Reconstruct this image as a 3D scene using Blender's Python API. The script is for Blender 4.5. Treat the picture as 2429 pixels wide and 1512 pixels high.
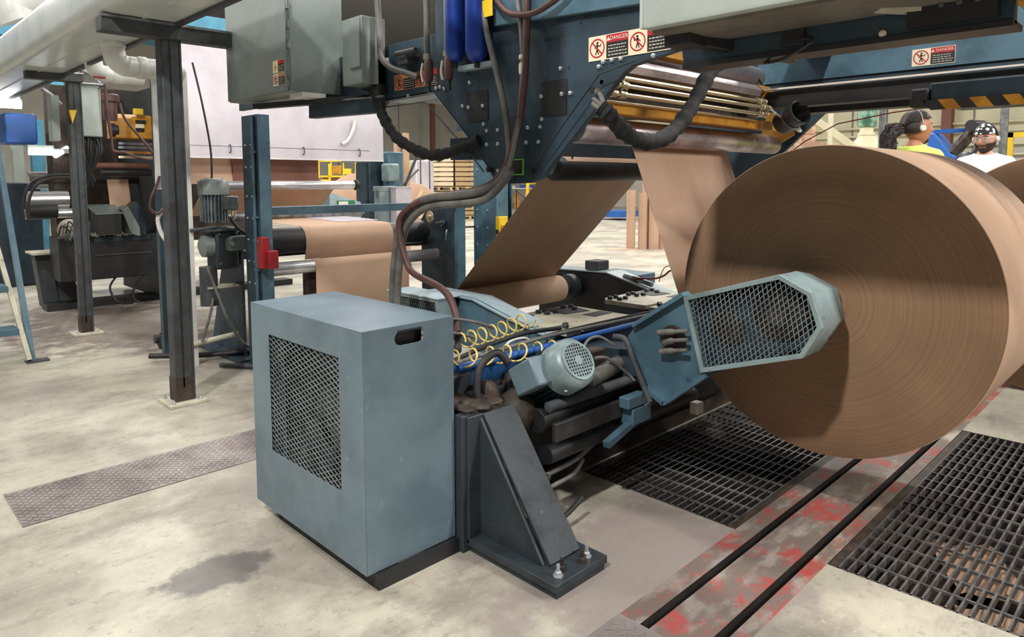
import bpy, bmesh, math, random
from mathutils import Vector, Matrix, noise
from mathutils.geometry import tessellate_polygon
random.seed(7)
PI = math.pi
for o in list(bpy.data.objects):
    bpy.data.objects.remove(o, do_unlink=True)
SC = bpy.context.scene
COL = SC.collection

# ---------------------------------------------------------------- camera
cam_data = bpy.data.cameras.new('camera')
cam_data.sensor_width = 36.0
cam_data.lens = 1651.59 / 2429 * 36.0
cam_data.shift_y = -(756 - 571.05) / 2429
cam_data.clip_start = 0.05
cam_data.clip_end = 200
cam = bpy.data.objects.new('camera', cam_data)
COL.objects.link(cam)
_y, _p, _r = 0.789567541, 0.0853858967, -0.003109
f0 = Vector((math.cos(_y), math.sin(_y), 0)); r0 = Vector((math.sin(_y), -math.cos(_y), 0)); u0 = Vector((0, 0, 1))
FW = f0 * math.cos(_p) - u0 * math.sin(_p); UP0 = u0 * math.cos(_p) + f0 * math.sin(_p)
RT = r0 * math.cos(_r) + UP0 * math.sin(_r); UP = UP0 * math.cos(_r) - r0 * math.sin(_r)
cam.matrix_world = Matrix(((RT.x, UP.x, -FW.x, 0), (RT.y, UP.y, -FW.y, 0), (RT.z, UP.z, -FW.z, 1.3), (0, 0, 0, 1)))
SC.camera = cam

# ---------------------------------------------------------------- light
SC.view_settings.view_transform = 'Standard'
SC.view_settings.look = 'None'
SC.view_settings.gamma = 1.0
SC.view_settings.use_curve_mapping = False
SC.view_settings.exposure = 0.0
W = bpy.data.worlds.new('world'); SC.world = W
W.use_nodes = True
W.node_tree.nodes['Background'].inputs[0].default_value = (0.86, 0.93, 1.0, 1)
W.node_tree.nodes["Background"].inputs[1].default_value = 0.14


def area(name, loc, energy, sx, sy, col=(1, 0.97, 0.92), target=None):
    d = bpy.data.lights.new(name, 'AREA'); d.shape = 'RECTANGLE'; d.size = sx; d.size_y = sy
    d.energy = energy; d.color = col
    o = bpy.data.objects.new(name, d); COL.objects.link(o); o.location = loc
    if target is not None:
        o.rotation_euler = (Vector(target) - Vector(loc)).to_track_quat('-Z', 'Y').to_euler()
    return o


for lx in (-2.0, 5.4, 11.5, 18.5):
    for ly in (-2.5, 4.6, 11.5, 18.5):
        area('ceiling_fixture_light', (lx, ly, 7.4), 75 if lx < 0 and ly < 8 else 150 if lx < 8 and ly < 8 else 470, 0.35, 2.4)
area('high_bay_light', (-2.7, 0.1, 6.2), 480, 0.3, 0.3, target=(2.6, 1.2, 0.6))
area('side_aisle_light', (5.0, -5.2, 5.2), 420, 0.4, 2.0, target=(3.0, 1.6, 0.9))
area('web_fill_light', (3.1, 0.8, 7.2), 170, 0.4, 2.4)  # added fill lamp, brightens the rear kraft web from above
area('aisle_fixture_light', (0.2, 4.2, 5.6), 95, 0.3, 1.6)

# ---------------------------------------------------------------- materials


def lin(c):
    return tuple((v / 12.92 if v <= 0.04045 else ((v + 0.055) / 1.055) ** 2.4) for v in c)


def rgb(r, g, b):
    return lin((r / 255, g / 255, b / 255)) + (1,)


def M(name, c, rough=0.5, metal=0.0, c2=None, scale=6.0, lo=0.4, hi=0.65, bump=0.0, bscale=80.0, stretch=(1, 1, 1),
      emit=0.0, trans=0.0, spec=None, c3=None, scale3=40.0, lo3=0.6, hi3=0.7, ior=None, rough2=None):
    m = bpy.data.materials.new(name); m.use_nodes = True
    nt = m.node_tree; b = nt.nodes['Principled BSDF']; L = nt.links
    b.inputs['Roughness'].default_value = rough; b.inputs['Metallic'].default_value = metal
    b.inputs['Base Color'].default_value = c
    if spec is not None: b.inputs['Specular IOR Level'].default_value = spec
    if trans: b.inputs['Transmission Weight'].default_value = trans
    if ior: b.inputs['IOR'].default_value = ior
    if emit:
        b.inputs['Emission Color'].default_value = c; b.inputs['Emission Strength'].default_value = emit
    tc = nt.nodes.new('ShaderNodeTexCoord'); mp = nt.nodes.new('ShaderNodeMapping')
    mp.inputs['Scale'].default_value = stretch
    L.new(tc.outputs['Object'], mp.inputs['Vector'])

    def nz(s, lo_, hi_, detail=6):
        n = nt.nodes.new('ShaderNodeTexNoise'); n.inputs['Scale'].default_value = s; n.inputs['Detail'].default_value = detail
        n.inputs['Roughness'].default_value = 0.62
        L.new(mp.outputs[0], n.inputs['Vector'])
        r = nt.nodes.new('ShaderNodeMapRange'); r.inputs['From Min'].default_value = lo_; r.inputs['From Max'].default_value = hi_
        r.interpolation_type = 'SMOOTHSTEP'
        L.new(n.outputs['Fac'], r.inputs['Value'])
        return r.outputs[0]
    last = None
    if c2:
        mx = nt.nodes.new('ShaderNodeMix'); mx.data_type = 'RGBA'
        mx.inputs[6].default_value = c; mx.inputs[7].default_value = c2
        f = nz(scale, lo, hi); L.new(f, mx.inputs[0]); last = mx.outputs[2]
        if rough2 is not None:
            mr = nt.nodes.new('ShaderNodeMapRange'); mr.inputs['To Min'].default_value = rough; mr.inputs['To Max'].default_value = rough2
            L.new(f, mr.inputs['Value']); L.new(mr.outputs[0], b.inputs['Roughness'])
    if c3:
        mx = nt.nodes.new('ShaderNodeMix'); mx.data_type = 'RGBA'
        if last: L.new(last, mx.inputs[6])
        else: mx.inputs[6].default_value = c
        mx.inputs[7].default_value = c3
        L.new(nz(scale3, lo3, hi3), mx.inputs[0]); last = mx.outputs[2]
    if last: L.new(last, b.inputs['Base Color'])
    if bump:
        n = nt.nodes.new('ShaderNodeTexNoise'); n.inputs['Scale'].default_value = bscale; n.inputs['Detail'].default_value = 4
        L.new(mp.outputs[0], n.inputs['Vector'])
        bp = nt.nodes.new('ShaderNodeBump'); bp.inputs['Strength'].default_value = bump; bp.inputs['Distance'].default_value = 0.004
        L.new(n.outputs['Fac'], bp.inputs['Height']); L.new(bp.outputs[0], b.inputs['Normal'])
    return m


m_cab = M('grey_blue_enamel', rgb(106, 125, 135), 0.38, c2=rgb(90, 108, 119), scale=3.0, c3=rgb(134, 146, 150), scale3=26, lo3=0.66, hi3=0.74, bump=0.06)
m_blue = M('steel_blue_paint', rgb(80, 110, 126), 0.4, c2=rgb(62, 88, 102), scale=4, c3=rgb(40, 56, 68), scale3=22, lo3=0.64, hi3=0.72, bump=0.05)
m_dblue = M('dark_blue_paint', rgb(48, 65, 77), 0.42, c2=rgb(36, 50, 60), scale=5, c3=rgb(70, 84, 92), scale3=30, lo3=0.68, hi3=0.76, bump=0.08)
m_bright = M('bright_blue_paint', rgb(36, 92, 170), 0.4, c2=rgb(44, 76, 112), scale=5, lo=0.5, hi=0.7)
m_teal = M('teal_paint', rgb(90, 160, 188), 0.5, c2=rgb(72, 136, 166), scale=3)
m_guard = M('grey_green_enamel', rgb(138, 156, 158), 0.42, metal=0.15, c2=rgb(112, 130, 132), scale=5, c3=rgb(80, 92, 90), scale3=24, lo3=0.62, hi3=0.72, bump=0.08)
m_mesh = M('expanded_metal', rgb(128, 138, 140), 0.5, metal=0.35, c2=rgb(96, 104, 106), scale=9)
m_black = M('black_paint', rgb(26, 28, 31), 0.5, c2=rgb(36, 37, 38), scale=8, bump=0.05)
m_foot = M('greasy_dark_steel', rgb(50, 58, 64), 0.4, c2=rgb(38, 42, 46), scale=6, c3=rgb(104, 110, 112), scale3=34, lo3=0.68, hi3=0.74, bump=0.08, rough2=0.6)
m_grime = M('oily_grime', rgb(44, 37, 32), 0.6, c2=rgb(72, 58, 46), scale=12, bump=0.5, bscale=60)
m_post = M('worn_dark_steel', rgb(70, 74, 78), 0.6, c2=rgb(54, 55, 58), scale=6, c3=rgb(98, 86, 72), scale3=16, lo3=0.6, hi3=0.72, bump=0.15)
m_kraft = M('kraft_paper', rgb(194, 162, 138), 0.75, c2=rgb(186, 153, 129), scale=2.5, bump=0.05, bscale=200, spec=0.25)
m_web = M('moving_kraft_web', rgb(186, 155, 132), 0.6, c2=rgb(177, 146, 123), scale=3, stretch=(1, .2, .2), spec=0.3)
m_chrome = M('chromed_steel', rgb(214, 214, 216), 0.26, metal=0.7, c2=rgb(176, 170, 172), scale=7, stretch=(.3, 1, 1), bump=0.03, rough2=0.34)
m_chrome2 = M('dirty_chrome', rgb(200, 190, 194), 0.3, metal=0.7, c2=rgb(150, 136, 138), scale=9, stretch=(.4, 1, 1), bump=0.06, rough2=0.5)
m_steel = M('bare_steel', rgb(150, 152, 154), 0.4, metal=0.8, c2=rgb(112, 112, 112), scale=12)
m_bolt = M('zinc_bolt', rgb(186, 192, 196), 0.35, metal=0.6)
m_rub = M('black_rubber', rgb(30, 31, 33), 0.55, c2=rgb(40, 41, 42), scale=14)
m_sleeve = M('black_fabric_sleeve', rgb(18, 19, 21), 0.8, c2=rgb(34, 35, 38), scale=30, bump=0.3, bscale=120)
m_rhose = M('red_brown_hose', rgb(92, 62, 58), 0.5, c2=rgb(76, 52, 50), scale=10)
m_ghose = M('grey_conduit', rgb(112, 110, 106), 0.5, c2=rgb(90, 88, 86), scale=12)
m_ebox = M('light_grey_enamel', rgb(122, 131, 127), 0.4, c2=rgb(110, 118, 115), scale=3, bump=0.04)
m_ctrl = M('pale_grey_enamel', rgb(178, 188, 182), 0.4, c2=rgb(166, 176, 170), scale=3)
m_white = M('white_pvc', rgb(226, 226, 222), 0.35, c2=rgb(206, 206, 202), scale=3)
m_duct = M('grey_white_enamel', rgb(198, 204, 200), 0.28, c2=rgb(184, 190, 188), scale=3)
m_hood = M('pale_mauve_sheet', rgb(200, 194, 200), 0.45, metal=0.2, c2=rgb(186, 180, 188), scale=2)
m_yel = M('yellow_paint', rgb(238, 200, 40), 0.45, c2=rgb(224, 184, 36), scale=4)
m_gold = M('amber_paint', rgb(192, 136, 34), 0.45, c2=rgb(160, 108, 28), scale=7)
m_brass = M('brass', rgb(218, 204, 172), 0.3, metal=0.9)
m_red = M('red_paint', rgb(150, 30, 34), 0.45, c2=rgb(120, 26, 30), scale=9)
m_signw = M('sign_cream', rgb(226, 214, 184), 0.5)
m_signr = M('sign_red', rgb(176, 26, 36), 0.5)
m_signk = M('sign_black', rgb(30, 27, 26), 0.5)
m_signy = M('sign_yellow', rgb(226, 190, 70), 0.5)
m_signo = M('sign_orange', rgb(178, 132, 88), 0.5)
m_ink = M('sign_white_ink', rgb(214, 206, 196), 0.5)
m_greenled = M('green_screen_frame', rgb(120, 200, 60), 0.4)
m_glow = M('lamp_tube', (1, 1, 1, 1), 0.5, emit=7.0)
m_canister = M('blue_anodised', rgb(30, 62, 150), 0.35, metal=0.3, c2=rgb(26, 52, 126), scale=5)
m_coil = M('yellow_tubing', rgb(232, 204, 116), 0.35)
m_pale = M('pale_beige_enamel', rgb(196, 192, 172), 0.45, c2=rgb(170, 164, 146), scale=7, c3=rgb(120, 112, 98), scale3=20, lo3=0.62, hi3=0.74)
m_armtop = M('pale_and_lit_blue_enamel', rgb(160, 178, 186), 0.4, c2=rgb(140, 158, 166), scale=5)  # paler blue: painted light on arm tops and edges, own colour elsewhere
m_brownpaint = M('brown_paint', rgb(120, 78, 64), 0.6)
m_tape = M('clear_tape', rgb(226, 200, 160), 0.3)


def wood(name, c, c2):
    return M(name, c, 0.7, c2=c2, scale=5, stretch=(1, 6, 6), bump=0.1)


m_wood = wood('pallet_wood', rgb(188, 160, 112), rgb(168, 138, 92))

# paper roll end face: fine wound rings
m_roll = M('wound_paper_edge', rgb(150, 114, 86), 0.8, spec=0.2)
nt = m_roll.node_tree; b = nt.nodes['Principled BSDF']
tc = nt.nodes.new('ShaderNodeTexCoord'); sx = nt.nodes.new('ShaderNodeSeparateXYZ')
nt.links.new(tc.outputs['Object'], sx.inputs[0])
cx = nt.nodes.new('ShaderNodeCombineXYZ'); nt.links.new(sx.outputs[1], cx.inputs[0]); nt.links.new(sx.outputs[2], cx.inputs[1])
ln = nt.nodes.new('ShaderNodeVectorMath'); ln.operation = 'LENGTH'; nt.links.new(cx.outputs[0], ln.inputs[0])
n1 = nt.nodes.new('ShaderNodeTexNoise'); n1.noise_dimensions = '1D'; n1.inputs['Scale'].default_value = 90; n1.inputs['Detail'].default_value = 6
n1.inputs['Roughness'].default_value = 0.8
nt.links.new(ln.outputs['Value'], n1.inputs['W'])
n2 = nt.nodes.new('ShaderNodeTexNoise'); n2.inputs['Scale'].default_value = 3.0; n2.inputs['Detail'].default_value = 5
nt.links.new(tc.outputs['Object'], n2.inputs['Vector'])
mu = nt.nodes.new('ShaderNodeMath'); mu.operation = 'MULTIPLY'; nt.links.new(n1.outputs[0], mu.inputs[0]); nt.links.new(n2.outputs[0], mu.inputs[1])
mr = nt.nodes.new('ShaderNodeMapRange'); mr.inputs['From Min'].default_value = 0.15; mr.inputs['From Max'].default_value = 0.36
nt.links.new(mu.outputs[0], mr.inputs['Value'])
mx = nt.nodes.new('ShaderNodeMix'); mx.data_type = 'RGBA'; mx.inputs[6].default_value = rgb(126, 99, 77); mx.inputs[7].default_value = rgb(145, 115, 91)
nt.links.new(mr.outputs[0], mx.inputs[0]); nt.links.new(mx.outputs[2], b.inputs['Base Color'])
bp = nt.nodes.new('ShaderNodeBump'); bp.inputs['Strength'].default_value = 0.18; bp.inputs['Distance'].default_value = 0.004
nt.links.new(mu.outputs[0], bp.inputs['Height']); nt.links.new(bp.outputs[0], b.inputs['Normal'])


def floor_material(name, red):
    m = bpy.data.materials.new(name); m.use_nodes = True
    nt = m.node_tree; b = nt.nodes['Principled BSDF']; L = nt.links
    tc = nt.nodes.new('ShaderNodeTexCoord')

    def nz(scale, st, detail=7, rough=0.65):
        mp = nt.nodes.new('ShaderNodeMapping'); mp.inputs['Scale'].default_value = st; L.new(tc.outputs['Object'], mp.inputs[0])
        n = nt.nodes.new('ShaderNodeTexNoise'); n.inputs['Scale'].default_value = scale; n.inputs['Detail'].default_value = detail
        n.inputs['Roughness'].default_value = rough; L.new(mp.outputs[0], n.inputs['Vector']); return n.outputs['Fac']

    def ramp(v, lo, hi, tmax=1.0):
        r = nt.nodes.new('ShaderNodeMapRange'); r.interpolation_type = 'SMOOTHSTEP'
        r.inputs['From Min'].default_value = lo; r.inputs['From Max'].default_value = hi; r.inputs['To Max'].default_value = tmax
        L.new(v, r.inputs['Value']); return r.outputs[0]

    def mix(f, a, c):
        x = nt.nodes.new('ShaderNodeMix'); x.data_type = 'RGBA'; L.new(f, x.inputs[0])
        if isinstance(a, tuple): x.inputs[6].default_value = a
        else: L.new(a, x.inputs[6])
        x.inputs[7].default_value = c; return x.outputs[2]
    col = mix(ramp(nz(1.1, (1, 1, 1), 8), 0.36, 0.64), rgb(190, 185, 168), rgb(142, 136, 125))
    col = mix(ramp(nz(1.5, (0.8, 1.3, 1), 9, .7), 0.48, 0.68, 0.7), col, rgb(122, 114, 106))
    col = mix(ramp(nz(3.2, (0.5, 2.6, 1), 8), 0.55, 0.72, 0.5), col, rgb(112, 100, 98))
    col = mix(ramp(nz(22, (1, 1, 1), 6, 0.7), 0.54, 0.7, 0.5), col, rgb(112, 104, 94))
    col = mix(ramp(nz(60, (1, 1, 1), 3), 0.62, 0.7, 0.35), col, rgb(226, 220, 204))
    # one old oil spill with its own outline, and a greasy strip along the press
    for (px, py, rx, ry, cc, mxv) in ((0.85, 2.26, 0.16, 0.11, rgb(84, 80, 78), 0.85), (1.95, 1.25, .75, .42, rgb(138, 126, 124), .7), (1.9, 7.1, 0.9, 1.3, rgb(92, 78, 74), 0.7), (0.75, 7.2, 0.8, 0.25, rgb(100, 84, 80), 0.7), (2.35, 5.7, .45, .5, rgb(80, 70, 66), .8)):
        sb = nt.nodes.new('ShaderNodeVectorMath'); sb.operation = 'SUBTRACT'; L.new(tc.outputs['Object'], sb.inputs[0]); sb.inputs[1].default_value = (px, py, 0)
        dv = nt.nodes.new('ShaderNodeVectorMath'); dv.operation = 'DIVIDE'; L.new(sb.outputs[0], dv.inputs[0]); dv.inputs[1].default_value = (rx, ry, 1)
        le = nt.nodes.new('ShaderNodeVectorMath'); le.operation = 'LENGTH'; L.new(dv.outputs[0], le.inputs[0])
        ad = nt.nodes.new('ShaderNodeMath'); ad.operation = 'MULTIPLY_ADD'; L.new(nz(5, (1, 1, 1)), ad.inputs[0]); ad.inputs[1].default_value = 3.0; L.new(le.outputs['Value'], ad.inputs[2])
        col = mix(ramp(ad.outputs[0], 2.75, 2.15, mxv), col, cc)
    if red:
        col = mix(ramp(nz(7, (0.8, 1.6, 1), 6, 0.6), 0.34, 0.54, 0.85), col, rgb(104, 90, 83))
        col = mix(ramp(nz(4.2, (1, 1, 1), 9, 0.8), 0.49, 0.60, 0.85), col, rgb(172, 62, 58))
        col = mix(ramp(nz(34, (1, 1, 1), 4, 0.7), 0.6, 0.66, 0.9), col, rgb(120, 98, 86))
    L.new(col, b.inputs['Base Color'])
    rr = nt.nodes.new('ShaderNodeMapRange'); rr.inputs['From Min'].default_value = 0.3; rr.inputs['From Max'].default_value = 0.7
    rr.inputs['To Min'].default_value = 0.32; rr.inputs['To Max'].default_value = 0.62
    L.new(nz(2.2, (1, 1, 1)), rr.inputs['Value']); L.new(rr.outputs[0], b.inputs['Roughness'])
    bp = nt.nodes.new('ShaderNodeBump'); bp.inputs['Strength'].default_value = 0.12; bp.inputs['Distance'].default_value = 0.004
    L.new(nz(45, (1, 1, 1), 6), bp.inputs['Height']); L.new(bp.outputs[0], b.inputs['Normal'])
    return m


m_floor = floor_material('worn_concrete', False)
m_floor_red = floor_material('worn_red_painted_concrete', True)
m_pit = M('pit_lining', rgb(30, 26, 25), 0.8, c2=rgb(52, 44, 38), scale=4)
m_grate = M('grating_steel', rgb(80, 77, 75), 0.5, metal=0.3, c2=rgb(112, 108, 105), scale=16)
m_tread = M('worn_tread_plate', rgb(150, 142, 138), 0.5, metal=0.3, c2=rgb(124, 114, 112), scale=5)
m_wall = M('grey_block_paint', rgb(196, 192, 182), 0.7, c2=rgb(184, 180, 170), scale=1.2)
m_cream = M('cream_wall_paint', rgb(222, 216, 186), 0.7, c2=rgb(208, 202, 172), scale=1)
m_ceil = M('dark_roof_deck', rgb(120, 120, 126), 0.8)

# ---------------------------------------------------------------- geometry helpers


class MB:
    def __init__(s):
        s.v = []; s.f = []; s.m = []; s.mi = 0

    def add(s, vs, fs):
        o = len(s.v); s.v += [tuple(v) for v in vs]
        for f in fs:
            s.f.append(tuple(i + o for i in f)); s.m.append(s.mi)
        return s

    def bx(s, x0, x1, y0, y1, z0, z1, mat=None):
        vs = [Vector((x, y, z)) for x in (x0, x1) for y in (y0, y1) for z in (z0, z1)]
        if mat: vs = [mat @ v for v in vs]
        return s.add(vs, [(0, 1, 3, 2), (4, 6, 7, 5), (0, 4, 5, 1), (2, 3, 7, 6), (0, 2, 6, 4), (1, 5, 7, 3)])

    def bar(s, p, q, w, h, up=(0, 0, 1)):
        p = Vector(p); q = Vector(q); d = (q - p).normalized(); u = Vector(up)
        if abs(d.dot(u)) > 0.98: u = Vector((0, 1, 0))
        sd = d.cross(u).normalized(); u = sd.cross(d).normalized()
        vs = [a + sd * i * w / 2 + u * j * h / 2 for a in (p, q) for i in (-1, 1) for j in (-1, 1)]
        return s.add(vs, [(0, 1, 3, 2), (4, 6, 7, 5), (0, 4, 5, 1), (2, 3, 7, 6), (0, 2, 6, 4), (1, 5, 7, 3)])

    def lathe(s, prof, p, axis, n=24, caps=True):
        p = Vector(p); a = Vector(axis).normalized(); t = Vector((0, 0, 1)) if abs(a.z) < 0.9 else Vector((1, 0, 0))
        u = a.cross(t).normalized(); w = a.cross(u)
        vs = []; fs = []
        for (r, h) in prof:
            for i in range(n):
                an = 2 * PI * i / n
                vs.append(p + a * h + (u * math.cos(an) + w * math.sin(an)) * r)
        for k in range(len(prof) - 1):
            for i in range(n):
                j = (i + 1) % n
                fs.append((k * n + i, k * n + j, (k + 1) * n + j, (k + 1) * n + i))
        if caps:
            fs.append(tuple(range(n))[::-1]); fs.append(tuple((len(prof) - 1) * n + i for i in range(n)))
        return s.add(vs, fs)

    def cyl(s, p, q, r, r2=None, n=16, caps=True):
        p = Vector(p); q = Vector(q); d = q - p
        return s.lathe([(r, 0), (r if r2 is None else r2, d.length)], p, d, n, caps)

    def tube(s, pts, r, n=8, sub=6, caps=True, rf=None):
        P = smooth_path(pts, sub); nrm = None; vs = []; fs = []
        for k, p in enumerate(P):
            d = (P[min(k + 1, len(P) - 1)] - P[max(k - 1, 0)]).normalized()
            if nrm is None:
                t = Vector((0, 0, 1)) if abs(d.z) < 0.9 else Vector((1, 0, 0)); nrm = d.cross(t).normalized()
            else:
                nrm = (nrm - d * nrm.dot(d)).normalized()
            bn = d.cross(nrm); rr = r if rf is None else r * rf(k, len(P))
            for i in range(n):
                a = 2 * PI * i / n; vs.append(p + (nrm * math.cos(a) + bn * math.sin(a)) * rr)
        for k in range(len(P) - 1):
            for i in range(n):
                j = (i + 1) % n; fs.append((k * n + i, k * n + j, (k + 1) * n + j, (k + 1) * n + i))
        if caps: fs.append(tuple(range(n))[::-1]); fs.append(tuple((len(P) - 1) * n + i for i in range(n)))
        return s.add(vs, fs)

    def prism(s, poly, axis, a, b, holes=()):
        """polygon in the two other axes (x:(y,z)  y:(x,z)  z:(x,y)), extruded from a to b along axis"""
        def P(u, v, h):
            return {'x': (h, u, v), 'y': (u, h, v), 'z': (u, v, h)}[axis]
        loops = [list(poly)] + [list(h) for h in holes]
        flat = [pt for l in loops for pt in l]; n = len(flat)
        tris = tessellate_polygon([[Vector((u, v, 0)) for u, v in l] for l in loops]) if (holes or len(poly) > 4 or True) else None
        vs = [P(u, v, a) for u, v in flat] + [P(u, v, b) for u, v in flat]
        fs = [tuple(t) for t in tris] + [tuple(i + n for i in t)[::-1] for t in tris]
        o = 0
        for l in loops:
            for i in range(len(l)):
                j = (i + 1) % len(l); fs.append((o + i, o + j, o + j + n, o + i + n))
            o += len(l)
        return s.add(vs, fs)

    def sph(s, c, r, n=16, m=10):
        c = Vector(c); r = (r, r, r) if not hasattr(r, '__len__') else r
        vs = [c + Vector((0, 0, r[2]))]; fs = []
        for k in range(1, m):
            th = PI * k / m
            for i in range(n):
                a = 2 * PI * i / n; vs.append(c + Vector((r[0] * math.sin(th) * math.cos(a), r[1] * math.sin(th) * math.sin(a), r[2] * math.cos(th))))
        vs.append(c - Vector((0, 0, r[2])))
        for i in range(n):
            j = (i + 1) % n; fs.append((0, 1 + i, 1 + j))
            fs.append((len(vs) - 1, 1 + (m - 2) * n + j, 1 + (m - 2) * n + i))
            for k in range(m - 2):
                fs.append((1 + k * n + i, 1 + (k + 1) * n + i, 1 + (k + 1) * n + j, 1 + k * n + j))
        return s.add(vs, fs)

    def sheet(s, pts, axis_a, axis_b, th=0.002):
        """a thin sheet: path of (y,z) points swept from x=axis_a to axis_b, with thickness"""
        n = len(pts); nr = []
        for i in range(n):
            a = Vector(pts[max(i - 1, 0)]); c = Vector(pts[min(i + 1, n - 1)]); d = (c - a).normalized(); nr.append(Vector((-d.y, d.x)))
        vs = []
        for X in (axis_a, axis_b):
            for sg in (0.5, -0.5):
                for i in range(n):
                    q = Vector(pts[i]) + nr[i] * th * sg; vs.append((X, q.x, q.y))
        fs = []
        for i in range(n - 1):
            fs += [(i, i + 1, 2 * n + i + 1, 2 * n + i), (n + i, 3 * n + i, 3 * n + i + 1, n + i + 1), (i, n + i, n + i + 1, i + 1), (2 * n + i, 2 * n + i + 1, 3 * n + i + 1, 3 * n + i)]
        fs += [(0, 2 * n, 3 * n, n), (n - 1, 2 * n - 1, 4 * n - 1, 3 * n - 1)]
        return s.add(vs, fs)

    def xf(s, mat):
        s.v = [tuple(mat @ Vector(v)) for v in s.v]; return s


def smooth_path(pts, sub=6):
    P = [Vector(p) for p in pts]
    if len(P) < 3 or sub < 2: return P
    out = []
    for i in range(len(P) - 1):
        p0 = P[max(i - 1, 0)]; p1 = P[i]; p2 = P[i + 1]; p3 = P[min(i + 2, len(P) - 1)]
        for k in range(sub):
            t = k / sub
            out.append(0.5 * ((2 * p1) + (p2 - p0) * t + (2 * p0 - 5 * p1 + 4 * p2 - p3) * t * t + (3 * p1 - p0 - 3 * p2 + p3) * t ** 3))
    out.append(P[-1]); return out


def mesh(name, mb, mats, smooth=50):
    me = bpy.data.meshes.new(name); me.from_pydata(mb.v, [], mb.f)
    for m in (mats if isinstance(mats, (list, tuple)) else [mats]): me.materials.append(m)
    if any(mb.m): me.polygons.foreach_set('material_index', mb.m)
    bm = bmesh.new(); bm.from_mesh(me); bmesh.ops.recalc_face_normals(bm, faces=bm.faces); bm.to_mesh(me); bm.free()
    me.shade_smooth(); me.set_sharp_from_angle(angle=math.radians(smooth)); me.update()
    return me


LOC = {}


def ob(name, mb, mats, parent=None, label=None, bevel=0.0, smooth=50, at=None, kind=None):
    me = mb if isinstance(mb, bpy.types.Mesh) else mesh(name, mb, mats, smooth)
    o = bpy.data.objects.new(name, me); COL.objects.link(o)
    if at is not None: o.location = at
    if parent is not None:
        o.parent = parent; o.matrix_parent_inverse = Matrix.Translation(-LOC.get(parent, Vector((0, 0, 0))))
        # a part whose own mesh has been moved passes that shift on to its pieces
    LOC[o] = Vector(at) if at is not None else Vector((0, 0, 0))
    if bevel:
        b = o.modifiers.new('bevel', 'BEVEL'); b.width = bevel; b.segments = 2; b.limit_method = 'ANGLE'; b.angle_limit = math.radians(40)
        b.harden_normals = False
    if label: o['label'] = label
    if kind: o['kind'] = kind
    return o


def tag(o, label, cat, group=None):
    o['label'] = label; o['category'] = cat
    if group: o['group'] = group
    return o


def thing(name, label, cat, loc=(0, 0, 0), group=None):
    o = bpy.data.objects.new(name, None); COL.objects.link(o); o.location = loc; o.empty_display_size = 0.1
    LOC[o] = Vector(loc); return tag(o, label, cat, group)


def T(name, mb, mats, label, cat, group=None, **k):
    return tag(ob(name, mb, mats, **k), label, cat, group)


def S(name, mb, mats, **k):
    return ob(name, mb, mats, kind='structure', **k)


def dup(root, shift, label=None, rz=0.0):
    r = root.copy(); COL.objects.link(r); r.location = Vector(root.location) + Vector(shift); r.rotation_euler = (0, 0, rz)
    LOC[r] = LOC.get(root, Vector()) + Vector(shift)
    if label: r['label'] = label
    for ch in list(root.children):
        c = ch.copy(); COL.objects.link(c); c.parent = r; LOC[c] = LOC.get(ch, Vector())
        for g in list(ch.children):
            d = g.copy(); COL.objects.link(d); d.parent = c
    return r


def clip_line(p, d, poly):
    """clip the infinite line p+t*d to a convex polygon -> (t0,t1)"""
    t0, t1 = -1e9, 1e9; n = len(poly)
    ar = sum(poly[i][0] * poly[(i + 1) % n][1] - poly[(i + 1) % n][0] * poly[i][1] for i in range(n)); sg = 1 if ar > 0 else -1
    for i in range(n):
        a = poly[i]; b = poly[(i + 1) % n]; ex, ey = b[0] - a[0], b[1] - a[1]
        den = sg * (ex * d[1] - ey * d[0]); num = sg * (ex * (p[1] - a[1]) - ey * (p[0] - a[0]))
        if abs(den) < 1e-12:
            if num < 0: return None
            continue
        t = -num / den
        if den > 0: t0 = max(t0, t)
        else: t1 = min(t1, t)
    return (t0, t1) if t1 > t0 else None


def expanded(poly, cw, ch, r, X, tilt=0.0):
    """expanded metal lattice in the plane x=X, filling a convex (y,z) polygon; two crossing strand layers"""
    mb = MB(); c, s = math.cos(tilt), math.sin(tilt)
    cy = sum(p[0] for p in poly) / len(poly); cz = sum(p[1] for p in poly) / len(poly)
    L = math.hypot(cw, ch)
    for k, sg in enumerate((1, -1)):
        d0 = (cw / L, sg * ch / L); d = (d0[0] * c - d0[1] * s, d0[0] * s + d0[1] * c)
        st = (cw * c, cw * s)
        for i in range(-90, 91):
            p = (cy + st[0] * i, cz + st[1] * i); q = clip_line(p, d, poly)
            if q and q[1] - q[0] > 0.004:
                mb.bar((X + k * 0.002, p[0] + d[0] * q[0], p[1] + d[1] * q[0]), (X + k * 0.002, p[0] + d[0] * q[1], p[1] + d[1] * q[1]), r, r, up=(1, 0, 0))
    return mb


def hexbolt(mb, p, axis, r=0.012, h=0.012, stud=0.0):
    a = Vector(axis).normalized()
    mb.lathe([(r, 0), (r, h * 0.8), (r * 0.8, h)], p, a, 6)
    if stud: mb.cyl(Vector(p) + a * h, Vector(p) + a * (h + stud), r * 0.5, n=8)
    return mb


def text_mesh(body, size, mat4, m, name, parent=None, extrude=0.0006):
    cu = bpy.data.curves.new(name, 'FONT'); cu.body = body; cu.size = size; cu.align_x = 'CENTER'; cu.align_y = 'CENTER'; cu.extrude = extrude
    tmp = bpy.data.objects.new('tmp', cu); COL.objects.link(tmp); dg = bpy.context.evaluated_depsgraph_get()
    me = bpy.data.meshes.new_from_object(tmp.evaluated_get(dg)); bpy.data.objects.remove(tmp, do_unlink=True)
    me.transform(mat4); me.materials.clear(); me.materials.append(m)
    return ob(name, me, None, parent)


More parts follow.
